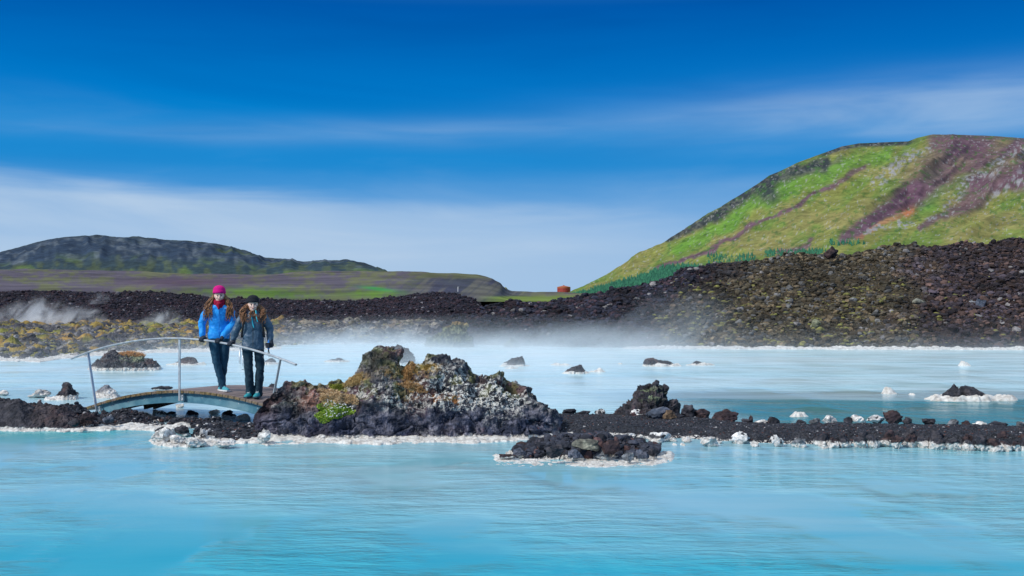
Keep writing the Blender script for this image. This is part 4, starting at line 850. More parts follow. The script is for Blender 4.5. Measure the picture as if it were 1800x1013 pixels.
# ------------------------------------------------------------------ the two people on the bridge
def cloth(name, c, c2=None, rough=.75, sheen=0., scale=14., wr=.5, spec=.3):
    def b(x):
        p = x.obj(); n = x.noise(p, scale, 5, .6); col = x.mix(x.smooth(n, .3, .7), c, c2 or tuple(v * 1.35 for v in c))
        return {'Base Color': col, 'Normal': x.bump(n + x.noise(p, scale * 8, 2, .5) * .2, wr, .012)}
    return material(name, rough=rough, spec=spec, build=b)
M['jacket_blue'] = cloth('blue_shell_fabric', (.012, .26, .78), (.02, .36, .92), .55)
M['jacket_grey'] = cloth('slate_shell_fabric', (.045, .090, .145), (.085, .14, .21), .42, wr=.8, spec=.5)
M['trouser'] = cloth('dark_navy_trousers', (.012, .05, .095), (.02, .08, .14), .8); M['trouser2'] = cloth('black_navy_trousers', (.008, .026, .045), (.014, .045, .07), .8)
M['hat_pink'] = cloth('pink_knit', (.52, .004, .16), (.66, .01, .24), .95, scale=60); M['hat_black'] = cloth('black_knit', (.008, .010, .016), (.02, .022, .03), .95, scale=60)
M['scarf'] = cloth('crimson_knit', (.26, .004, .03), (.36, .01, .05), .95, scale=40); M['glove'] = cloth('dark_glove', (.012, .018, .03), (.03, .04, .06), .8)
M['skin'] = material('skin', (.84, .58, .48), .5, spec=.35); M['lip'] = material('lips', (.42, .10, .10), .45); M['eye'] = material('eye', (.09, .06, .05), .2); M['brow'] = material('brow', (.10, .05, .03), .8)
M['teethw'] = material('teeth', (.7, .68, .62), .3)
M['hair1'] = cloth('auburn_hair', (.13, .052, .025), (.34, .17, .085), .5, scale=30); M['hair2'] = cloth('brown_hair', (.12, .048, .024), (.36, .18, .09), .5, scale=30)
M['shoe'] = cloth('teal_shoe', (.015, .22, .28), (.04, .38, .42), .6, scale=40); M['shoe2'] = cloth('grey_teal_shoe', (.10, .30, .40), (.04, .42, .50), .6, scale=40)
M['sole'] = material('white_sole', (.70, .72, .74), .6); M['sole_d'] = material('dark_sole', (.03, .05, .07), .7)
M['cyan'] = material('cyan_cord', (.03, .55, .72), .6); M['lime'] = material('lime_cloth', (.15, .75, .05), .7); M['strap'] = material('black_strap', (.008, .009, .014), .8); M['silver'] = material('zip_metal', (.5, .53, .56), .35, .8); M['bottle'] = material('blue_plastic', (.02, .25, .75), .3); M['blue_zip'] = material('zip_tape', (.01, .16, .50), .6)  # the zip tape has its own darker blue
def caps(bm, pts, rads, seg=14, flat=None):
    """tapered tube through pts with round ends; flat: (axis vector, factor)"""
    pts = [Vector(p) for p in pts]; P_, R_ = [], []
    t0 = (pts[1] - pts[0]).normalized(); t1 = (pts[-1] - pts[-2]).normalized()
    for k in (math.pi / 2 * .98, math.pi / 3, math.pi / 6): P_.append(pts[0] - t0 * rads[0] * math.sin(k)); R_.append(rads[0] * math.cos(k))
    P_ += pts; R_ += list(rads)
    for k in (math.pi / 6, math.pi / 3, math.pi / 2 * .98): P_.append(pts[-1] + t1 * rads[-1] * math.sin(k)); R_.append(rads[-1] * math.cos(k))
    rings = []; ref = Vector((0, 1, 0)) if abs(t0.y) < .8 else Vector((1, 0, 0))
    for i, p in enumerate(P_):
        t = (P_[min(i + 1, len(P_) - 1)] - P_[max(i - 1, 0)]).normalized(); u = t.cross(ref).normalized(); v = t.cross(u)
        rings.append([bm.verts.new(p + (u * math.cos(a) + v * math.sin(a)) * R_[i]) for a in [2 * math.pi * k / seg for k in range(seg)]])
    for a, b in zip(rings, rings[1:]):
        for k in range(seg): bm.faces.new((a[k], a[(k + 1) % seg], b[(k + 1) % seg], b[k]))
    bm.faces.new(rings[0][::-1]); bm.faces.new(rings[-1])
def ball(bm, c, r, seg=16):
    m = Matrix.Translation(c) @ Matrix.Diagonal((*(r if isinstance(r, tuple) else (r, r, r)), 1)); bmesh.ops.create_uvsphere(bm, u_segments=seg, v_segments=seg // 2 + 2, radius=1, matrix=m)
def loft(bm, rings, seg=28):
    """rings: (cx, cy, z, rx, ry)"""
    L = [[bm.verts.new((cx + rx * math.copysign(abs(math.cos(a)) ** .85, math.cos(a)), cy + ry * math.copysign(abs(math.sin(a)) ** .85, math.sin(a)), z)) for a in [2 * math.pi * k / seg for k in range(seg)]] for cx, cy, z, rx, ry in rings]
    for a, b in zip(L, L[1:]):
        for k in range(seg): bm.faces.new((a[k], a[(k + 1) % seg], b[(k + 1) % seg], b[k]))
    bm.faces.new(L[0][::-1]); bm.faces.new(L[-1])
def fuse(name, bm, mat, parent, voxel=.008, smooth=6, fold=None, seed=0):
    """one continuous surface out of overlapping volumes, with cloth folds"""
    bmesh.ops.recalc_face_normals(bm, faces=bm.faces)
    me = bpy.data.meshes.new(name); bm.to_mesh(me); bm.free(); tmp = bpy.data.objects.new('tmp', me); COL.objects.link(tmp)
    m = tmp.modifiers.new('r', 'REMESH'); m.mode = 'VOXEL'; m.voxel_size = voxel
    if smooth: s = tmp.modifiers.new('s', 'SMOOTH'); s.iterations = smooth; s.factor = .6
    dg = bpy.context.evaluated_depsgraph_get(); out = bpy.data.meshes.new_from_object(tmp.evaluated_get(dg)); bpy.data.objects.remove(tmp); out.name = name
    if fold:
        n = len(out.vertices); co = np.empty(n * 3); out.vertices.foreach_get('co', co); co = co.reshape(-1, 3); no = np.empty(n * 3); out.vertices.foreach_get('normal', no); no = no.reshape(-1, 3)
        d = fold(co); out.vertices.foreach_set('co', (co + no * d[:, None]).astype(np.float32).ravel()); out.update()
    out.polygons.foreach_set('use_smooth', np.ones(len(out.polygons), bool))
    return link(name, out, parent, mat)
def folds(seed, amp=.010, hem=None):
    def f(co):
        q = co * np.array([7, 7, 11.]); q[:, 2] += co[:, 0] * 6
        return (fbm(q, 1, 3, seed, ridged=True) - .6) * amp * 1.6 + fbm(co, 22, 2, seed + 3) * amp * .25
    return f
def glove(parent, grip, ax, fw, back, mat=None, side=1, curl=1.0, name='glove'):
    """hand closed over a rail: grip = centre of the rail under the palm, ax = along the rail (towards the little finger), fw = across it, away from the body, back = wrist"""
    ax = Vector(ax).normalized(); fw = Vector(fw); fw = (fw - ax * fw.dot(ax)).normalized(); up = ax.cross(fw); up = up if up.z > 0 else -up
    g = Vector(grip); bm = bmesh.new(); T = lambda a, f, u: g + ax * a + fw * f + up * u
    for k, (a, L) in enumerate(((-.030, .95), (-.010, 1.05), (.010, 1.0), (.029, .82))):   # palm as four merged metacarpals
        caps(bm, [T(a * .75, -.045, .030), T(a, .012, .036)], [.017, .015], 10)
        caps(bm, [T(a * 1.05, .014, .035), T(a * 1.12, .014 + .030 * L, .018), T(a * 1.12, .014 + .034 * L, -.010 * curl), T(a * 1.08, .022, -.026 * curl)], [.0105, .0098, .0090, .0080], 10)
    caps(bm, [T(-.028, -.040, .022), T(-.046, -.018, .004), T(-.040, .000, -.018), T(-.026, .012, -.026)], [.013, .012, .0105, .009], 10)
    caps(bm, [T(0, -.05, .032), Vector(back)], [.024, .034], 14)
    return fuse(name, bm, mat or M['glove'], parent, .0045, 2)
def shoe(parent, loc, yaw, mat, sole, pitch=0, size=.25):
    root_m = Matrix.Translation(loc) @ Matrix.Rotation(yaw, 4, 'Z') @ Matrix.Rotation(pitch, 4, 'X')
    bm = bmesh.new(); L = size
    secs = [(-.34, .030, .062), (-.25, .036, .078), (-.10, .038, .085), (.05, .040, .072), (.20, .044, .054), (.38, .046, .044), (.52, .040, .034), (.62, .022, .024)]
    rings = []
    for y, hw, h in secs:
        rings.append([bm.verts.new((hw * math.cos(a), -y * L, .018 + max(0, math.sin(a)) * h - (.006 if math.sin(a) < 0 else 0))) for a in [2 * math.pi * k / 16 for k in range(16)]])
    for a, b in zip(rings, rings[1:]):
        for k in range(16): bm.faces.new((a[k], a[(k + 1) % 16], b[(k + 1) % 16], b[k]))
    bm.faces.new(rings[0]); bm.faces.new(rings[-1][::-1]); bmesh.ops.recalc_face_normals(bm, faces=bm.faces); bm.transform(root_m)
    s = bmesh_obj('shoe', bm, mat, parent, True)
    bm = bmesh.new(); rings = []
    for y, hw, h in secs:
        rings.append([bm.verts.new((x_ * (hw + .004), -y * L * 1.02, z_)) for x_, z_ in ((-1, 0), (-1, .022), (1, .022), (1, 0))])
    for a, b in zip(rings, rings[1:]):
        for k in range(4): bm.faces.new((a[k], a[(k + 1) % 4], b[(k + 1) % 4], b[k]))
    bm.faces.new(rings[0]); bm.faces.new(rings[-1][::-1]); bmesh.ops.recalc_face_normals(bm, faces=bm.faces); bm.transform(root_m)
    bmesh_obj('sole', bm, sole, s)
    bm = bmesh.new()
    for k in range(4):
        y = -(.02 + k * .07) * L; z = .018 + np.interp((.02 + k * .07), [-.1, .05, .2, .38], [.085, .072, .054, .044]) + .003
        bx(bm, (0, y, z), (.040, .006, .004))
    bm.transform(root_m); bmesh_obj('lace', bm, M['sole'], s)
    return s
def face(parent, c, s=1., tilt=0.):
    c = Vector(c)
    for sx in (-1, 1):
        bm = bmesh.new(); ball(bm, c + Vector((sx * .030, -.082, .010)) * s, (.0125 * s, .006 * s, .0075 * s), 10); bmesh_obj('eye', bm, M['eye'], parent, True)
        bm = bmesh.new(); caps(bm, [c + Vector((sx * .016, -.091, .026)) * s, c + Vector((sx * .030, -.090, .031)) * s, c + Vector((sx * .044, -.080, .026)) * s], [.003 * s] * 3, 6); bmesh_obj('eyebrow', bm, M['brow'], parent, True)
    bm = bmesh.new(); caps(bm, [c + Vector((-.024, -.083, -.043)) * s, c + Vector((-.010, -.092, -.049)) * s, c + Vector((.010, -.092, -.049)) * s, c + Vector((.024, -.083, -.043)) * s], [.004 * s, .0068 * s, .0068 * s, .004 * s], 8); bmesh_obj('mouth', bm, M['lip'], parent, True)
    bm = bmesh.new(); caps(bm, [c + Vector((-.015, -.0935, -.0455)) * s, c + Vector((.015, -.0935, -.0455)) * s], [.003 * s] * 2, 6); bmesh_obj('teeth', bm, M['teethw'], parent, True)
def head_into(bm, c, s=1.):
    c = Vector(c); ball(bm, c + Vector((0, .010, .020)) * s, (.076 * s, .092 * s, .098 * s), 24); ball(bm, c + Vector((0, -.018, -.035)) * s, (.058 * s, .066 * s, .072 * s), 20)
    ball(bm, c + Vector((0, -.055, -.082)) * s, (.026 * s, .022 * s, .020 * s), 12)
    caps(bm, [c + Vector((0, -.086, .012)) * s, c + Vector((0, -.104, -.020)) * s], [.008 * s, .0125 * s], 10)
    for sx in (-1, 1): ball(bm, c + Vector((sx * .078, .006, .0)) * s, (.012 * s, .020 * s, .032 * s), 10); ball(bm, c + Vector((sx * .036, -.066, -.020)) * s, (.022 * s, .018 * s, .018 * s), 10)
def hair_mesh(parent, mat, c, roots, seed, n, length, drift, wave, rad=.0042, s=1.):
    r = random.Random(seed); bm = bmesh.new(); c = Vector(c)
    for i in range(n):
        a, zt, bx_, by_, L = roots(r); p = c + Vector((math.sin(a) * .088, -math.cos(a) * .088 * (1. if math.cos(a) < 0 else .45) + .02, zt)) * s
        end = p + Vector((bx_, by_, -L)); ph = r.uniform(0, 6.28); pts = []; N = 11; am = wave * r.uniform(.5, 1.4); fr = r.uniform(1.5, 2.6)
        for k in range(N):
            u = k / (N - 1); q = p.lerp(end, u) + Vector((drift * math.sin(u * math.pi) * (1 if bx_ > 0 else -1), 0, 0))
            q += Vector((math.sin(ph + u * 6.28 * fr), math.cos(ph + u * 6.28 * fr) * .6, 0)) * am * min(1, u * 2.5); pts.append(q)
        caps(bm, pts, [rad * r.uniform(.7, 1.3) * (1 - .75 * (k / (N - 1)) ** 2) * (1.7 if True else 1) for k in range(N)], 5)
    return bmesh_obj('hair', bm, mat, parent, True)
def beanie(parent, c, mat, s=1., h=.115, wdt=.093):
    bm = bmesh.new(); seg = 40; c = Vector(c); rings = []
    prf = [(.030, 1.00), (.034, 1.05), (.050, 1.055), (.062, 1.03), (.064, 1.0), (.085, .985), (.105, .90), (.122, .74), (.134, .50), (.140, .24), (.142, .03)]
    for z, k in prf:
        ring = []
        for j in range(seg):
            a = 2 * math.pi * j / seg; rb = (1 + (.018 if j % 2 else -.008)) if z < .1 else 1.0
            dz = -.020 * max(0, math.cos(a - math.pi / 2)) - .0 ; ring.append(bm.verts.new(c + Vector((math.cos(a) * wdt * k * rb, math.sin(a) * (wdt + .012) * k * rb + .010, z * h / .115 + (dz if z < .07 else 0))) * s))
        rings.append(ring)
    for a, b in zip(rings, rings[1:]):
        for k in range(seg): bm.faces.new((a[k], a[(k + 1) % seg], b[(k + 1) % seg], b[k]))
    bm.faces.new(rings[-1]); bm.faces.new(rings[0][::-1]); bmesh.ops.recalc_face_normals(bm, faces=bm.faces)
    return bmesh_obj('hat', bm, mat, parent, True)
def strip(name, parent, mat, pts, w_, th=.004):
    bm = bmesh.new(); caps(bm, pts, [w_] * len(pts), 8); return bmesh_obj(name, bm, mat, parent, True)
def rail_local(root, t, dz=0.):
    Rb = Matrix.Rotation(-TH, 3, 'Z'); wp = BC + Rb @ (rail_pt(t) + Vector((0, -.012, dz))); q = Matrix.Rotation(-root.rotation_euler.z, 3, 'Z'); return q @ (wp - root.location), (q @ Rb @ Vector((1, 0, -2 * RK * t))).normalized()
def deck_z(X_, Y_):
    rel = Vector((X_ - BC.x, Y_ - BC.y, 0)); t = rel.x * math.cos(TH) - rel.y * math.sin(TH); return arc(t).z + .002
# --- person in the blue jacket
D1 = 16.50; X1 = (384.6 - 900) / F * D1
p1 = empty('person', (X1, D1, deck_z(X1, D1)), 'person in bright blue jacket, pink knit hat and red scarf, both hands on the rail', 'person', rz=math.atan2(-X1, D1))
hc = (.008, -.02, 1.525)
g1, ax1 = rail_local(p1, .545); g2, ax2 = rail_local(p1, .90, .012)
w1_ = g1 + Vector((-.005, .075, .06)); w2_ = g2 + Vector((.055, .08, .06)); el1 = Vector((-.262, .015, 1.085)); el2 = Vector((.215, -.035, 1.075)); sh1 = Vector((-.165, .01, 1.335)); sh2 = Vector((.175, .01, 1.335))
hipL, hipR = Vector((-.075, .0, .86)), Vector((.085, .01, .86)); knL, knR = Vector((-.035, -.03, .47)), Vector((.085, .02, .46)); anL, anR = Vector((.060, .0, .085)), Vector((.045, .22, .085))
bm = bmesh.new(); head_into(bm, hc, 1.0); caps(bm, [Vector((.005, .0, 1.30)), Vector((.007, .0, 1.46))], [.052, .046])
loft(bm, [(0, 0, .84, .14, .10), (0, 0, 1.0, .12, .09), (0, 0, 1.2, .145, .10), (0, 0, 1.33, .15, .08), (0, 0, 1.38, .07, .06)])
for a, b_, c_ in ((sh1, el1, w1_), (sh2, el2, w2_)): caps(bm, [a, b_, c_], [.046, .036, .027])
for a, b_, c_ in ((hipL, knL, anL), (hipR, knR, anR)): caps(bm, [a, b_, c_], [.078, .052, .036])
body = fuse('body', bm, M['skin'], p1, .007, 3)
face(p1, hc)
bm = bmesh.new(); loft(bm, [(.0, 0, .845, .168, .118), (.0, 0, .90, .168, .12), (0, 0, 1.02, .150, .115), (0, 0, 1.16, .160, .12), (0, 0, 1.27, .180, .115), (0, .0, 1.345, .182, .100), (.003, .0, 1.385, .115, .085), (.004, .0, 1.42, .080, .078), (.004, -.0, 1.455, .078, .080)])
caps(bm, [sh1 + Vector((.02, 0, .0)), (sh1 + el1) / 2, el1, (el1 + w1_) / 2 + Vector((0, .01, 0)), w1_ + (el1 - w1_).normalized() * .02], [.074, .066, .060, .054, .046]); caps(bm, [sh2 + Vector((-.02, 0, .0)), (sh2 + el2) / 2, el2, (el2 + w2_) / 2, w2_ + (el2 - w2_).normalized() * .02], [.074, .067, .062, .056, .047])
jk = fuse('jacket', bm, M['jacket_blue'], p1, .008, 4, folds(3, .014))
strip('zip', jk, M['blue_zip'], [(.004, -.088, 1.44), (.004, -.098, 1.36), (.004, -.128, 1.24), (.004, -.131, 1.1), (.004, -.134, .95), (.004, -.133, .86)], .004)
bm = bmesh.new(); bx(bm, (.004, -.103, 1.385), (.010, .008, .018)); bmesh_obj('zip_pull', bm, M['silver'], jk)
bm = bmesh.new(); bx(bm, (.105, -.118, 1.335), (.035, .008, .008)); bmesh_obj('chest_mark', bm, M['sole'], jk)
bm = bmesh.new(); caps(bm, [hipL + Vector((0, 0, .03)), (hipL + knL) / 2, knL, (knL + anL) / 2, anL + Vector((0, 0, -.02))], [.092, .082, .065, .058, .056]); caps(bm, [hipR + Vector((0, 0, .03)), (hipR + knR) / 2, knR, (knR + anR) / 2, anR + Vector((0, 0, -.02))], [.092, .080, .062, .056, .054])
loft(bm, [(.005, 0, .80, .16, .105), (.005, 0, .90, .155, .105)]); tr_ = fuse('trousers', bm, M['trouser'], p1, .008, 3, folds(7, .013))
shoe(p1, (.075, -.02, 0), R(28), M['shoe2'], M['sole']); shoe(p1, (.045, .23, 0), R(-8), M['shoe2'], M['sole'])
bm = bmesh.new()
for k, (z, r_, ry_) in enumerate(((1.375, .088, .080), (1.405, .082, .078), (1.435, .080, .080), (1.462, .073, .076))):
    n = 26; pts = [Vector((.006 + r_ * math.cos(a), -.012 + ry_ * math.sin(a), z + .012 * math.sin(a * 2 + k) - .020 * max(0, -math.sin(a)))) for a in [2 * math.pi * j / n for j in range(n + 1)]]; caps(bm, pts, [.019] * (n + 1), 10)
caps(bm, [(.0, -.095, 1.39), (.0, -.112, 1.335)], [.045, .022], 12)
fuse('scarf', bm, M['scarf'], p1, .005, 2, folds(9, .006))
hat = beanie(p1, Vector(hc) + Vector((0, 0, .012)), M['hat_pink'], 1.04, .130, .094)
def r1(r):
    s_ = r.choice((-1, -1, 1, 1, 1)); a = s_ * r.uniform(1.0, 2.0); L = r.uniform(.24, .40)
    return (a, r.uniform(-.02, .03), (-r.uniform(.0, .17) if s_ < 0 else r.uniform(.01, .14)), r.uniform(-.15, .03), L)
hair_mesh(p1, M['hair1'], hc, r1, 5, 330, .3, .03, .013, .0050)
glove(p1, g1, -ax1, (0, -1, 0), w1_); glove(p1, g2, ax2, (-.3, -1, 0), w2_)
# --- person in the grey jacket
D2 = 16.10; X2 = (444.6 - 900) / F * D2
p2 = empty('person', (X2, D2, deck_z(X2, D2)), 'person in slate grey jacket and black knit hat, one gloved hand on the rail', 'person', rz=math.atan2(-X2, D2))
hc = (.002, -.02, 1.445); g1, ax1 = rail_local(p2, 1.165)
w1_ = g1 + Vector((.035, .07, .07)); w2_ = Vector((.262, -.03, .87)); el1 = Vector((-.262, .02, 1.045)); el2 = Vector((.262, .03, 1.06)); sh1 = Vector((-.160, .01, 1.265)); sh2 = Vector((.165, .01, 1.265))
hipL, hipR = Vector((-.085, .0, .80)), Vector((.090, .0, .80)); knL, knR = Vector((-.065, -.02, .44)), Vector((.110, -.01, .44)); anL, anR = Vector((-.045, .03, .085)), Vector((.085, .03, .085))
bm = bmesh.new(); head_into(bm, hc, .97); caps(bm, [Vector((.0, .0, 1.23)), Vector((.0, .0, 1.38))], [.050, .045])
loft(bm, [(0, 0, .78, .14, .10), (0, 0, .94, .12, .09), (0, 0, 1.14, .14, .10), (0, 0, 1.26, .145, .08), (0, 0, 1.31, .07, .06)])
for a, b_, c_ in ((sh1, el1, w1_), (sh2, el2, w2_)): caps(bm, [a, b_, c_], [.046, .036, .027])
for a, b_, c_ in ((hipL, knL, anL), (hipR, knR, anR)): caps(bm, [a, b_, c_], [.078, .052, .036])
fuse('body', bm, M['skin'], p2, .007, 3); face(p2, hc, .97)
bm = bmesh.new(); loft(bm, [(.005, 0, .745, .172, .12), (.005, 0, .80, .176, .122), (0, 0, .94, .158, .115), (0, 0, 1.08, .160, .118), (0, 0, 1.19, .185, .120), (0, .0, 1.27, .175, .10), (0, .0, 1.31, .115, .085), (0, .0, 1.345, .078, .072)])
caps(bm, [sh1 + Vector((.02, 0, .0)), (sh1 + el1) / 2, el1, (el1 + w1_) / 2, w1_ + (el1 - w1_).normalized() * .02], [.072, .065, .059, .053, .044]); caps(bm, [sh2 + Vector((-.02, 0, .0)), (sh2 + el2) / 2, el2, (el2 + w2_) / 2, w2_], [.072, .066, .060, .054, .046])
jk = fuse('jacket', bm, M['jacket_grey'], p2, .008, 4, folds(13, .016))
strip('zip', jk, M['strap'], [(.0, -.095, 1.30), (.0, -.125, 1.18), (.0, -.134, 1.0), (.0, -.140, .80)], .004)
strip('drawcord', jk, M['cyan'], [(-.022, -.104, 1.285), (-.010, -.128, 1.19), (.012, -.140, 1.10)], .0075); strip('drawcord', jk, M['cyan'], [(.045, -.098, 1.36), (.050, -.118, 1.27), (.070, -.132, 1.19)], .0075)
strip('hem_label', jk, M['lime'], [(.015, -.120, .74), (.045, -.120, .735)], .010)
for sx in (-1, 1): strip('backpack_strap', p2, M['strap'], [(sx * .105, .06, 1.325), (sx * .118, -.03, 1.335), (sx * .132, -.105, 1.25), (sx * .150, -.128, 1.12), (sx * .172, -.06, .95)], .016)
bm = bmesh.new(); ball(bm, Vector((0, .17, 1.10)), (.155, .085, .21), 20); fuse('backpack', bm, M['strap'], p2, .01, 3, folds(15, .008))
bm = bmesh.new(); caps(bm, [hipL + Vector((0, 0, .03)), (hipL + knL) / 2, knL, (knL + anL) / 2, anL + Vector((0, 0, -.03))], [.088, .076, .066, .064, .064]); caps(bm, [hipR + Vector((0, 0, .03)), (hipR + knR) / 2, knR, (knR + anR) / 2, anR + Vector((0, 0, -.03))], [.088, .076, .066, .064, .064])
loft(bm, [(.005, 0, .72, .155, .105), (.005, 0, .82, .155, .105)]); fuse('trousers', bm, M['trouser2'], p2, .008, 3, folds(17, .013))
strip('knee_tie', p2, M['strap'], [(-.125, -.04, .455), (-.150, -.05, .440), (-.165, -.05, .436)], .004)
shoe(p2, (-.055, -.01, 0), R(-22), M['shoe'], M['sole_d']); shoe(p2, (.070, -.03, 0), R(-14), M['shoe'], M['sole_d'])
beanie(p2, Vector(hc) + Vector((0, 0, .012)), M['hat_black'], 1.0, .122, .092)
def r2(r):
    s_ = r.choice((-1, 1)); a = s_ * r.uniform(1.0, 2.1); return (a, r.uniform(-.03, .02), s_ * r.uniform(-.03, .075), r.uniform(-.15, .02), r.uniform(.17, .29))
hair_mesh(p2, M['hair2'], hc, r2, 8, 380, .25, .060, .022, .0052)
glove(p2, g1, -ax1, (0, -1, 0), w1_)
# free hand closed round a small blue bottle
gh = Vector((.238, -.062, .815)); glove(p2, gh, Vector((0, 0, -1)), (-.9, -.4, 0), gh + Vector((.035, .03, .085)))
Rz2 = Matrix.Rotation(p2.rotation_euler.z, 3, 'Z')
bm = bmesh.new(); caps(bm, [Vector((0, 0, -.045)), Vector((0, 0, .040))], [.020, .020], 14); caps(bm, [Vector((0, 0, .060)), Vector((0, 0, .075))], [.011, .011], 10)
bo = bmesh_obj('bottle', bm, M['bottle'], None, True); bo.location = p2.location + Rz2 @ gh; tag(bo, 'small blue bottle held in the hanging hand of the person in grey', 'bottle')
bm = bmesh.new(); caps(bm, [gh + Vector((.0, 0, -.05)), gh + Vector((.012, -.01, -.12)), gh + Vector((.008, 0, -.18)), gh + Vector((-.006, .004, -.12)), gh + Vector((-.004, 0, -.05))], [.006] * 5, 6); st = bmesh_obj('strap', bm, M['strap'], None, True); st.location = -gh
me_ = st.data; st.parent = bo; st.rotation_euler = (0, 0, p2.rotation_euler.z); st.location = Rz2 @ -gh
# ------------------------------------------------------------------ tank, trees, plants, posts
M['tank_red'] = material('red_brown_steel', rough=.6, build=lambda x: {'Base Color': x.mix(x.smooth(x.noise(x.obj(), 1.2, 4, .6), .35, .65), (.30, .035, .030), (.40, .055, .045))})
M['tank_top'] = material('orange_rust_roof', (.42, .12, .05), .7)
M['white_paint'] = material('white_paint', (.75, .76, .77), .6); M['grey_paint'] = material('grey_paint', (.25, .28, .32), .6)
D = 600; s = D / F; c = Vector(((991 - 900) * s, D, CAMH - (516 - HZ) * s)); R0 = 11.5 * s
tk = empty('storage_tank', c, 'round red-brown storage tank with a low cone roof on the far slope', 'tank')
def cyl(name, r0, r1, z0, z1, mat, parent, seg=40, cap=True):
    bm = bmesh.new(); bmesh.ops.create_cone(bm, cap_ends=cap, segments=seg, radius1=r0, radius2=r1, depth=z1 - z0, matrix=Matrix.Translation((0, 0, (z0 + z1) / 2))); return bmesh_obj(name, bm, mat, parent)
cyl('wall', R0, R0, -2.5, 9.0 * s, M['tank_red'], tk); cyl('wall_band', R0 * 1.012, R0 * 1.012, 9.0 * s, 11.3 * s, M['tank_top'], tk); cyl('roof', R0 * 1.03, R0 * .10, 11.3 * s, 13.8 * s, M['tank_top'], tk)
cyl('vent', .35, .35, 13.6 * s, 14.6 * s, M['tank_red'], tk, 12)
for k in range(3): cyl('stiffening_ring', R0 * 1.018, R0 * 1.018, (1.2 + k * 2.8) * s, (1.2 + k * 2.8) * s + .10, M['tank_red'], tk)
bm = bmesh.new()
for k in range(2): bx(bm, (R0 * 1.03 - .0, -1.0 + k * .5, 3.2 * s), (.06, .06, 15 * s))
for k in range(14): bx(bm, (R0 * 1.03, -.75, -1 + k * .45), (.04, .5, .05))
bmesh_obj('ladder', bm, M['grey_paint'], tk)
# road through the gap
def road(name, pts, wid, mat, zoff=.12):
    V = []
    for px_, py_, D in pts:
        p = at(px_, py_, D); V.append(p)
    bm = bmesh.new(); prev = None
    for i, p in enumerate(V):
        t = (V[min(i + 1, len(V) - 1)] - V[max(i - 1, 0)]); t.z = 0; t.normalize(); n = Vector((-t.y, t.x, 0)) * wid / 2; a, b = bm.verts.new(p + n + Vector((0, 0, zoff))), bm.verts.new(p - n + Vector((0, 0, zoff)))
        a2, b2 = bm.verts.new(p + n * 1.3 - Vector((0, 0, .6))), bm.verts.new(p - n * 1.3 - Vector((0, 0, .6)))
        if prev: bm.faces.new((prev[0], a, b, prev[1])); bm.faces.new((prev[2], a2, a, prev[0])); bm.faces.new((prev[1], b, b2, prev[3]))
        prev = (a, b, a2, b2)
    return tag(bmesh_obj(name, bm, mat, None), kind='structure')
M['asphalt'] = material('asphalt', (.055, .075, .10), .85)
road('road', [(850, 541, 150), (868, 537.5, 190), (885, 533.5, 240), (905, 529.5, 320), (940, 527.5, 420), (975, 527, 520)], 6, M['asphalt'], .3)
def lamp(px_, pyb, D, h_, label):
    s = D / F; b = at(px_, pyb, D); o = empty('lamp_post', b, label, 'lamp post'); bm = bmesh.new(); H = h_ * s
    bmesh.ops.create_cone(bm, cap_ends=True, segments=10, radius1=.05, radius2=.035, depth=H, matrix=Matrix.Translation((0, 0, H / 2))); bmesh_obj('pole', bm, M['white_paint'], o, True)
    bm = bmesh.new(); bx(bm, (.08, 0, H), (.25, .08, .05)); bmesh_obj('lamp_head', bm, M['grey_paint'], o)
lamp(805, 519, 150, 15, 'slim pale lamp post standing behind the left lava bank'); lamp(916, 529, 300, 7, 'tiny post by the road in the gap between the hills')
for px_, py_, w_, h_, lb_ in ((65, 577, 5, 6, 'small white box standing at the foot of the left lava bank'), (187, 576, 3.5, 7, 'white post marker right of the small white box'), (150, 577, 3, 3, 'low white marker between the white box and the white post')):
    D = 70.; s = D / F; bm = bmesh.new(); bx(bm, (0, 0, h_ * s / 2 - .05), (w_ * s, .14, h_ * s + .1)); bx(bm, (0, 0, h_ * s + .02), (w_ * s * 1.1, .17, .03)); bmesh.ops.bevel(bm, geom=bm.edges[:], offset=.008, segments=1, affect='EDGES')
    o = bmesh_obj('marker_box', bm, M['white_paint']); o.location = at(px_, py_, D); tag(o, lb_, 'marker')
# conifers at the foot of the green hill
M['conifer'] = material('conifer_green', rough=.9, build=lambda x: {'Base Color': x.mix(x.smooth(x.noise(x.pos(), .5, 4, .6), .35, .65), (.018, .12, .075), (.05, .24, .13))})
def conifer_np(r, h):
    V, Fc = [], []; lay = 5
    for k in range(lay):
        z0 = h * (.08 + .17 * k); z1 = z0 + h * .34; rr_ = h * (.24 - .042 * k); n = 7; b = len(V)
        for j in range(n): a = 2 * math.pi * j / n + r.uniform(0, .5); q = rr_ * r.uniform(.65, 1.15); V.append((q * math.cos(a), q * math.sin(a), z0 + r.uniform(-.03, .05) * h))
        V.append((0, 0, min(z1, h)))
        for j in range(n): Fc.append((b + j, b + (j + 1) % n, b + n))
    return np.array(V), np.array(Fc)
def hill_at(px_, py_):
    a = (px_ - 860) / (2400 - 860) * 899; i = int(np.clip(a, 0, 898)); colp = HP[i, :261]; v = py_of(colp); j = int(np.argmin(np.abs(v - py_))); return colp[j]
r = np.random.default_rng(9); Vs, Fs, off = [], [], 0; protoT = [conifer_np(r, 1.) for _ in range(8)]
bel = [(1000, 522, 521), (1040, 519, 511), (1080, 515, 499), (1100, 511, 494), (1140, 503, 482), (1165, 497, 471), (1190, 492, 466), (1215, 488, 468), (1240, 480, 470)]
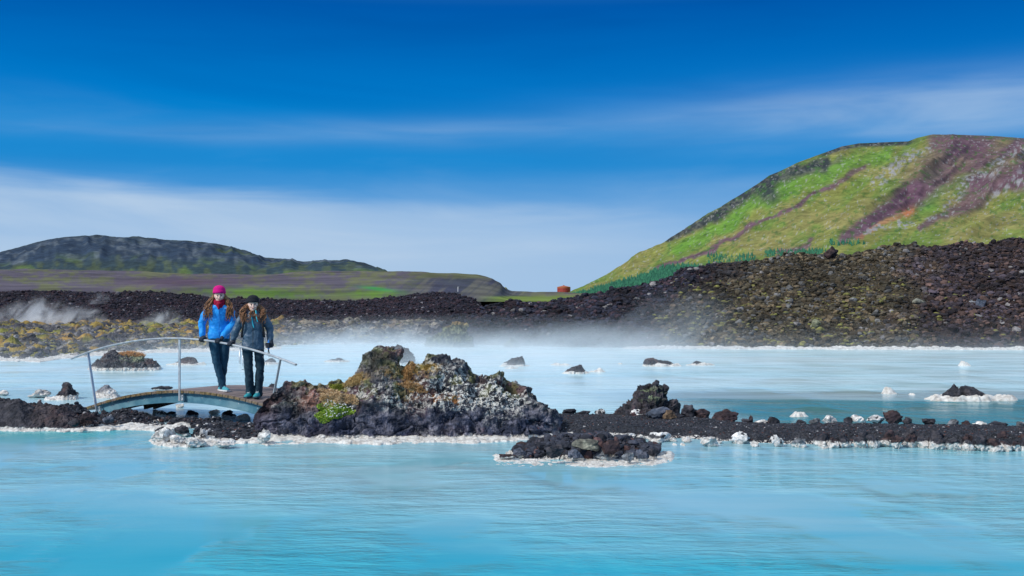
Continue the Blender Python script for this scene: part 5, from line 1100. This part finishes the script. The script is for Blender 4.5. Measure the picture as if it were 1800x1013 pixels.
for i in range(3200):
    px_ = 1000 + 232 * r.uniform() ** .9; lo = prof([(a, b) for a, b, _ in bel], px_); hi = prof([(a, c_) for a, _, c_ in bel], px_); p = hill_at(px_, lo + 4 + (hi - lo) * r.uniform(0, 1)); h_ = r.uniform(1.1, 3.0)
    if px_ > 1190 and r.uniform() < .5: continue
    V, Fc = protoT[r.integers(0, 8)]; Vs.append(V * h_ + p - (0, 0, .1)); Fs.append(Fc + off); off += len(V)
o = link('conifer_wood', mesh_np('conifer_wood', np.concatenate(Vs), np.concatenate(Fs), None, False), None, M['conifer']); tag(o, kind='stuff')
Vs, Fs, off = [], [], 0
for i in range(420):
    k = r.choice(3, p=[.5, .4, .1]); px_, py_ = ((1395 + r.uniform(-50, 60), 447 + r.uniform(-6, 5)), (1290 + r.uniform(-45, 40), 458 + r.uniform(-9, 8)), (1480 + r.uniform(-20, 40), 432 - r.uniform(0, 6)))[k]; p = hill_at(px_, py_)
    V, Fc = protoT[r.integers(0, 8)]; Vs.append(V * r.uniform(.7, 1.8) + p - (0, 0, .1)); Fs.append(Fc + off); off += len(V)
o = link('conifer_wood', mesh_np('conifer_wood', np.concatenate(Vs), np.concatenate(Fs), None, False), None, M['conifer']); tag(o, kind='stuff')
M['bark'] = material('bark', (.07, .045, .03), .9)
for k, (px_, py_, h_) in enumerate([(996, 525, 4.0), (985, 527, 3.2), (1006, 523, 4.4), (972, 528.5, 2.6)]):
    p = hill_at(px_, py_); V, Fc = protoT[k]; o = empty('conifer', Vector(p), ('third', 'second', 'fourth', 'first')[k] + ' from left of four lone conifers between the tank and the wood', 'tree', 'lone conifers left of the wood'); link('crown', mesh_np('crown', V * h_ * .5, Fc, None, False), o, M['conifer']); cyl('trunk', .06, .04, -.3, .5, M['bark'], o, 8)
# plants on the rocks
def tuft(name, center, n, spread, h, cols, label, cat, seed, flowers=0, down=0., blade=.004):
    """spread (rx, ry); cols list of two colours"""
    r = np.random.default_rng(seed); V, Fc, C = [], [], []
    for i in range(n):
        a = r.uniform(0, 6.28); q = math.sqrt(r.uniform()); b = np.array([math.cos(a) * q * spread[0], math.sin(a) * q * spread[1], (1 - q * q) * spread[2] - q * down + r.uniform(-.01, .01)])
        L = h * r.uniform(.5, 1.2); d_ = np.array([r.normal() * .45 + math.cos(a) * q * .5, r.normal() * .45 + math.sin(a) * q * .4 - .15, 1.]); d_ /= np.linalg.norm(d_); sd_ = np.cross(d_, r.normal(size=3)); sd_ /= np.linalg.norm(sd_) + 1e-9
        k = len(V); w_ = blade * r.uniform(.6, 1.5); m_ = b + d_ * L * .55; tip = b + d_ * L + np.array([r.normal() * .3, r.normal() * .3, -.25]) * L * .5
        V += [b - sd_ * w_, b + sd_ * w_, m_ + sd_ * w_ * .8, m_ - sd_ * w_ * .8, tip + sd_ * w_ * .2, tip - sd_ * w_ * .2]; Fc += [(k, k + 1, k + 2, k + 3), (k + 3, k + 2, k + 4, k + 5)]
        t = r.uniform(); cc = np.array(cols[0]) * (1 - t) + np.array(cols[1]) * t; C += [cc * .7, cc * .7, cc, cc, cc * 1.15, cc * 1.15]
    o = link(name, mesh_np(name, V, Fc, C, False), None, M['blade']); o.location = center; tag(o, label, cat)
    if flowers:
        bm = bmesh.new()
        for i in range(flowers):
            a = r.uniform(0, 6.28); q = math.sqrt(r.uniform()); b = Vector((math.cos(a) * q * spread[0] * .95, math.sin(a) * q * spread[1] - .02, (1 - q * q) * spread[2] - q * down + h * r.uniform(.8, 1.15)))
            bmesh.ops.create_icosphere(bm, subdivisions=1, radius=r.uniform(.007, .012), matrix=Matrix.Translation(b) @ Matrix.Diagonal((1, 1, .6, 1)))
        f = bmesh_obj('flowers', bm, M['white_paint'], o); tag(f, kind='stuff') if flowers > 100 else None
    return o
M['blade'] = material('leaf_blades', rough=.8, build=lambda x: {'Base Color': x.attr()})
def on_mesh(o, px_, py_, D0=12., D1=60.):
    """the point where the line of sight through a place of the photograph meets an already built rock"""
    dg = bpy.context.evaluated_depsgraph_get(); dirv = Vector(((px_ - 900) / F, 1, -(py_ - HZ) / F)).normalized(); mw = o.matrix_world.inverted()
    bpy.context.view_layer.update(); mw = o.matrix_world.inverted(); hit, loc, nor, _ = o.ray_cast(mw @ Vector((0, 0, CAMH)), mw.to_3x3() @ dirv); return (o.matrix_world @ loc) if hit else None
def drape(o, name, px_, py_, rx, ry, n, h, cols, label, cat, seed, flowers=0, blade=.0045, rot=0., fmask=None):
    """blades rooted on the real surface of the rock o, inside an ellipse seen round (px_, py_)"""
    r = np.random.default_rng(seed); V, Fc, C, fl = [], [], [], []; c0 = on_mesh(o, px_, py_); bpy.context.view_layer.update(); mw = o.matrix_world; mi = mw.inverted(); org = mi @ Vector((0, 0, CAMH))
    for i in range(n + flowers):
        a = r.uniform(0, 6.28); q = math.sqrt(r.uniform()) * (1 + .25 * math.sin(a * 3 + seed) + .12 * math.sin(a * 7)); ex, ey = math.cos(a) * q * rx, math.sin(a) * q * ry
        x_ = px_ + ex * math.cos(rot) - ey * math.sin(rot); y_ = py_ + ex * math.sin(rot) + ey * math.cos(rot)
        if i >= n and fmask and not fmask(x_, y_): continue
        dv = mi.to_3x3() @ Vector(((x_ - 900) / F, 1, -(y_ - HZ) / F)); hit, loc, nor, _ = o.ray_cast(org, dv.normalized())
        if not hit or abs((mw @ loc).y - c0.y) > .32: continue
        b = np.array((mw @ loc) - c0); nn = np.array(nor) * .55 + np.array([0, 0, .75]) + r.normal(size=3) * .35; nn /= np.linalg.norm(nn); L = h * r.uniform(.45, 1.2) * (1 - .4 * min(q, 1))
        if i >= n: fl.append(b + nn * h * r.uniform(.8, 1.1)); continue
        sd_ = np.cross(nn, r.normal(size=3)); sd_ /= np.linalg.norm(sd_) + 1e-9; k = len(V); w_ = blade * r.uniform(.6, 1.5); m_ = b + nn * L * .55; tip = b + nn * L + np.array([r.normal() * .35, r.normal() * .3, -.3]) * L * .5
        V += [b - sd_ * w_, b + sd_ * w_, m_ + sd_ * w_ * .8, m_ - sd_ * w_ * .8, tip + sd_ * w_ * .2, tip - sd_ * w_ * .2]; Fc += [(k, k + 1, k + 2, k + 3), (k + 3, k + 2, k + 4, k + 5)]
        t = r.uniform(); cc = np.array(cols[0]) * (1 - t) + np.array(cols[1]) * t; C += [cc] * 6
    p = link(name, mesh_np(name, V, Fc, C, False), None, M['blade']); p.location = c0; tag(p, label, cat)
    if fl:
        bm = bmesh.new()
        for b in fl: bmesh.ops.create_icosphere(bm, subdivisions=1, radius=r.uniform(.008, .014), matrix=Matrix.Translation(Vector(b)) @ Matrix.Diagonal((1, 1, .6, 1)))
        q_ = bmesh_obj('flowers', bm, M['white_paint'], p); tag(q_, kind='stuff')
    return p
drape(outcrop, 'dry_grass', 590, 702, 34, 15, 3200, .06, [(.60, .40, .20), (.75, .58, .36)], 'dry straw-coloured grass above the bright green cushion plant', 'grass', 2, 0, .0045, .12)
drape(outcrop, 'cushion_plant', 584, 724, 31, 17, 5200, .045, [(.20, .40, .03), (.44, .54, .09)], 'bright green cushion plant with white flowers on the left of the outcrop', 'plant', 1, 130, .0045, -.1, lambda a, b: a > 572)
drape(outcrop, 'moss_tuft', 592, 681, 13, 6, 800, .03, [(.26, .30, .03), (.36, .36, .06)], 'yellow-green moss tuft on the saddle of the outcrop', 'moss', 3)
drape(outcrop, 'dry_grass', 622, 670, 20, 8, 1500, .05, [(.46, .32, .13), (.58, .44, .22)], 'long straw grass on the saddle below the dark knob', 'grass', 4, 0, .003, -.5)
drape(outcrop, 'dry_grass', 718, 655, 9, 17, 1500, .06, [(.50, .27, .09), (.58, .38, .18)], 'orange dry grass in the notch beside the dark knob', 'grass', 5, 0, .003, .35)
drape(outcrop, 'dry_grass', 726, 681, 24, 7, 1500, .05, [(.48, .27, .10), (.56, .38, .20)], 'orange dry grass hanging below the notch of the outcrop', 'grass', 6, 0, .003, .25)
drape(outcrop, 'moss_patch', 752, 645, 8, 3.5, 600, .025, [(.30, .19, .04), (.38, .27, .08)], 'ochre moss patch near the middle peak of the outcrop', 'moss', 7, 0, .004, -.4)
c = Vector(((228 - 900) / F * 30.4, 30.4, CAMH - (629 - HZ) / F * 30.4)); tuft('dry_grass', c, 2600, (.40, .25, .08), .16, [(.52, .27, .11), (.66, .42, .22)], 'thick mop of dry orange grass on the low rock behind the bridge rail', 'grass', 8, 0, .02, blade=.007)
# ------------------------------------------------------------------ steam over the water
def volume_box(name, x0, x1, y0, y1, z0, z1, build, step=None):
    bm = bmesh.new(); bx(bm, ((x0 + x1) / 2, (y0 + y1) / 2, (z0 + z1) / 2), (x1 - x0, y1 - y0, z1 - z0)); m = bpy.data.materials.new(name); m.use_nodes = True; nt = m.node_tree
    nt.nodes.remove(nt.nodes['Principled BSDF']); x = NX(nt); v = x.new('ShaderNodeVolumePrincipled'); v.inputs['Color'].default_value = (.95, .97, 1, 1); v.inputs['Anisotropy'].default_value = 0.
    nt.links.new(v.outputs[0], nt.nodes['Material Output'].inputs['Volume']); x.put(v.inputs['Density'], build(x)); 
    o = bmesh_obj(name, bm, m); tag(o, kind='stuff'); return o
def _mist(x):
    p = x.pos(); X, Y, Z = x.xyz(p); n = x.noise(x.comb(X * .35, Y * .22, Z * 1.2), 1., 3, .6); hgt = (Z * -3.2).exp() 
    ang = X / Y; side = (-1. * ((ang + .06) * (ang + .06)) / .030).exp() * .9 + .16
    return hgt * x.smooth(n, .30, .68, .25, 1.6) * side * x.smooth(Y, 24., 33.) * .21
volume_box('steam', -30, 30, 24, 50, .004, 1.5, _mist)
def wisp(x0, x1, y0, y1, z0, z1, dens, sc, seed, th=.46, lean=.5):
    def b(x):
        p = x.pos(); X, Y, Z = x.xyz(p); u = (X - (x0 + x1) / 2 - (Z - z0) * lean) / ((x1 - x0) / 2); v = (Y - (y0 + y1) / 2) / ((y1 - y0) / 2); w_ = (Z - z0) / (z1 - z0)
        n = x.noise(x.comb(X * sc - Z * .5, Y * sc * .6, Z * sc * .7 + seed), 1., 4, .6, .8); env = x.smooth(u * u + v * v + w_ * w_ * .9, 1.0, .05)
        return x.smooth(n, th, th + .25) * env * dens
    volume_box('steam', x0, x1, y0, y1, z0, z1, b)
def wpx(pa, pb, ya, yb, D, dd, dens, sc, seed, **k):
    a, b = at(pa, yb, D), at(pb, ya, D); wisp(a.x, b.x, D - dd, D + dd, a.z, b.z, dens, sc, seed, **k)
wpx(-40, 130, 515, 582, 68, 3, 1.7, .9, 1); wpx(60, 190, 535, 580, 66, 2.5, 1.2, 1.2, 2); wpx(235, 320, 538, 575, 64, 2, 1.1, 1.5, 3); wpx(150, 190, 508, 535, 80, 2, .4, 1.5, 7)
wpx(480, 800, 565, 606, 47.5, 2.2, .30, .8, 4, th=.40); wpx(980, 1330, 500, 622, 42.6, 1.6, .12, .55, 5, th=.30, lean=.5); wpx(760, 1260, 560, 622, 43.4, 1.8, .26, .5, 6, th=.28)
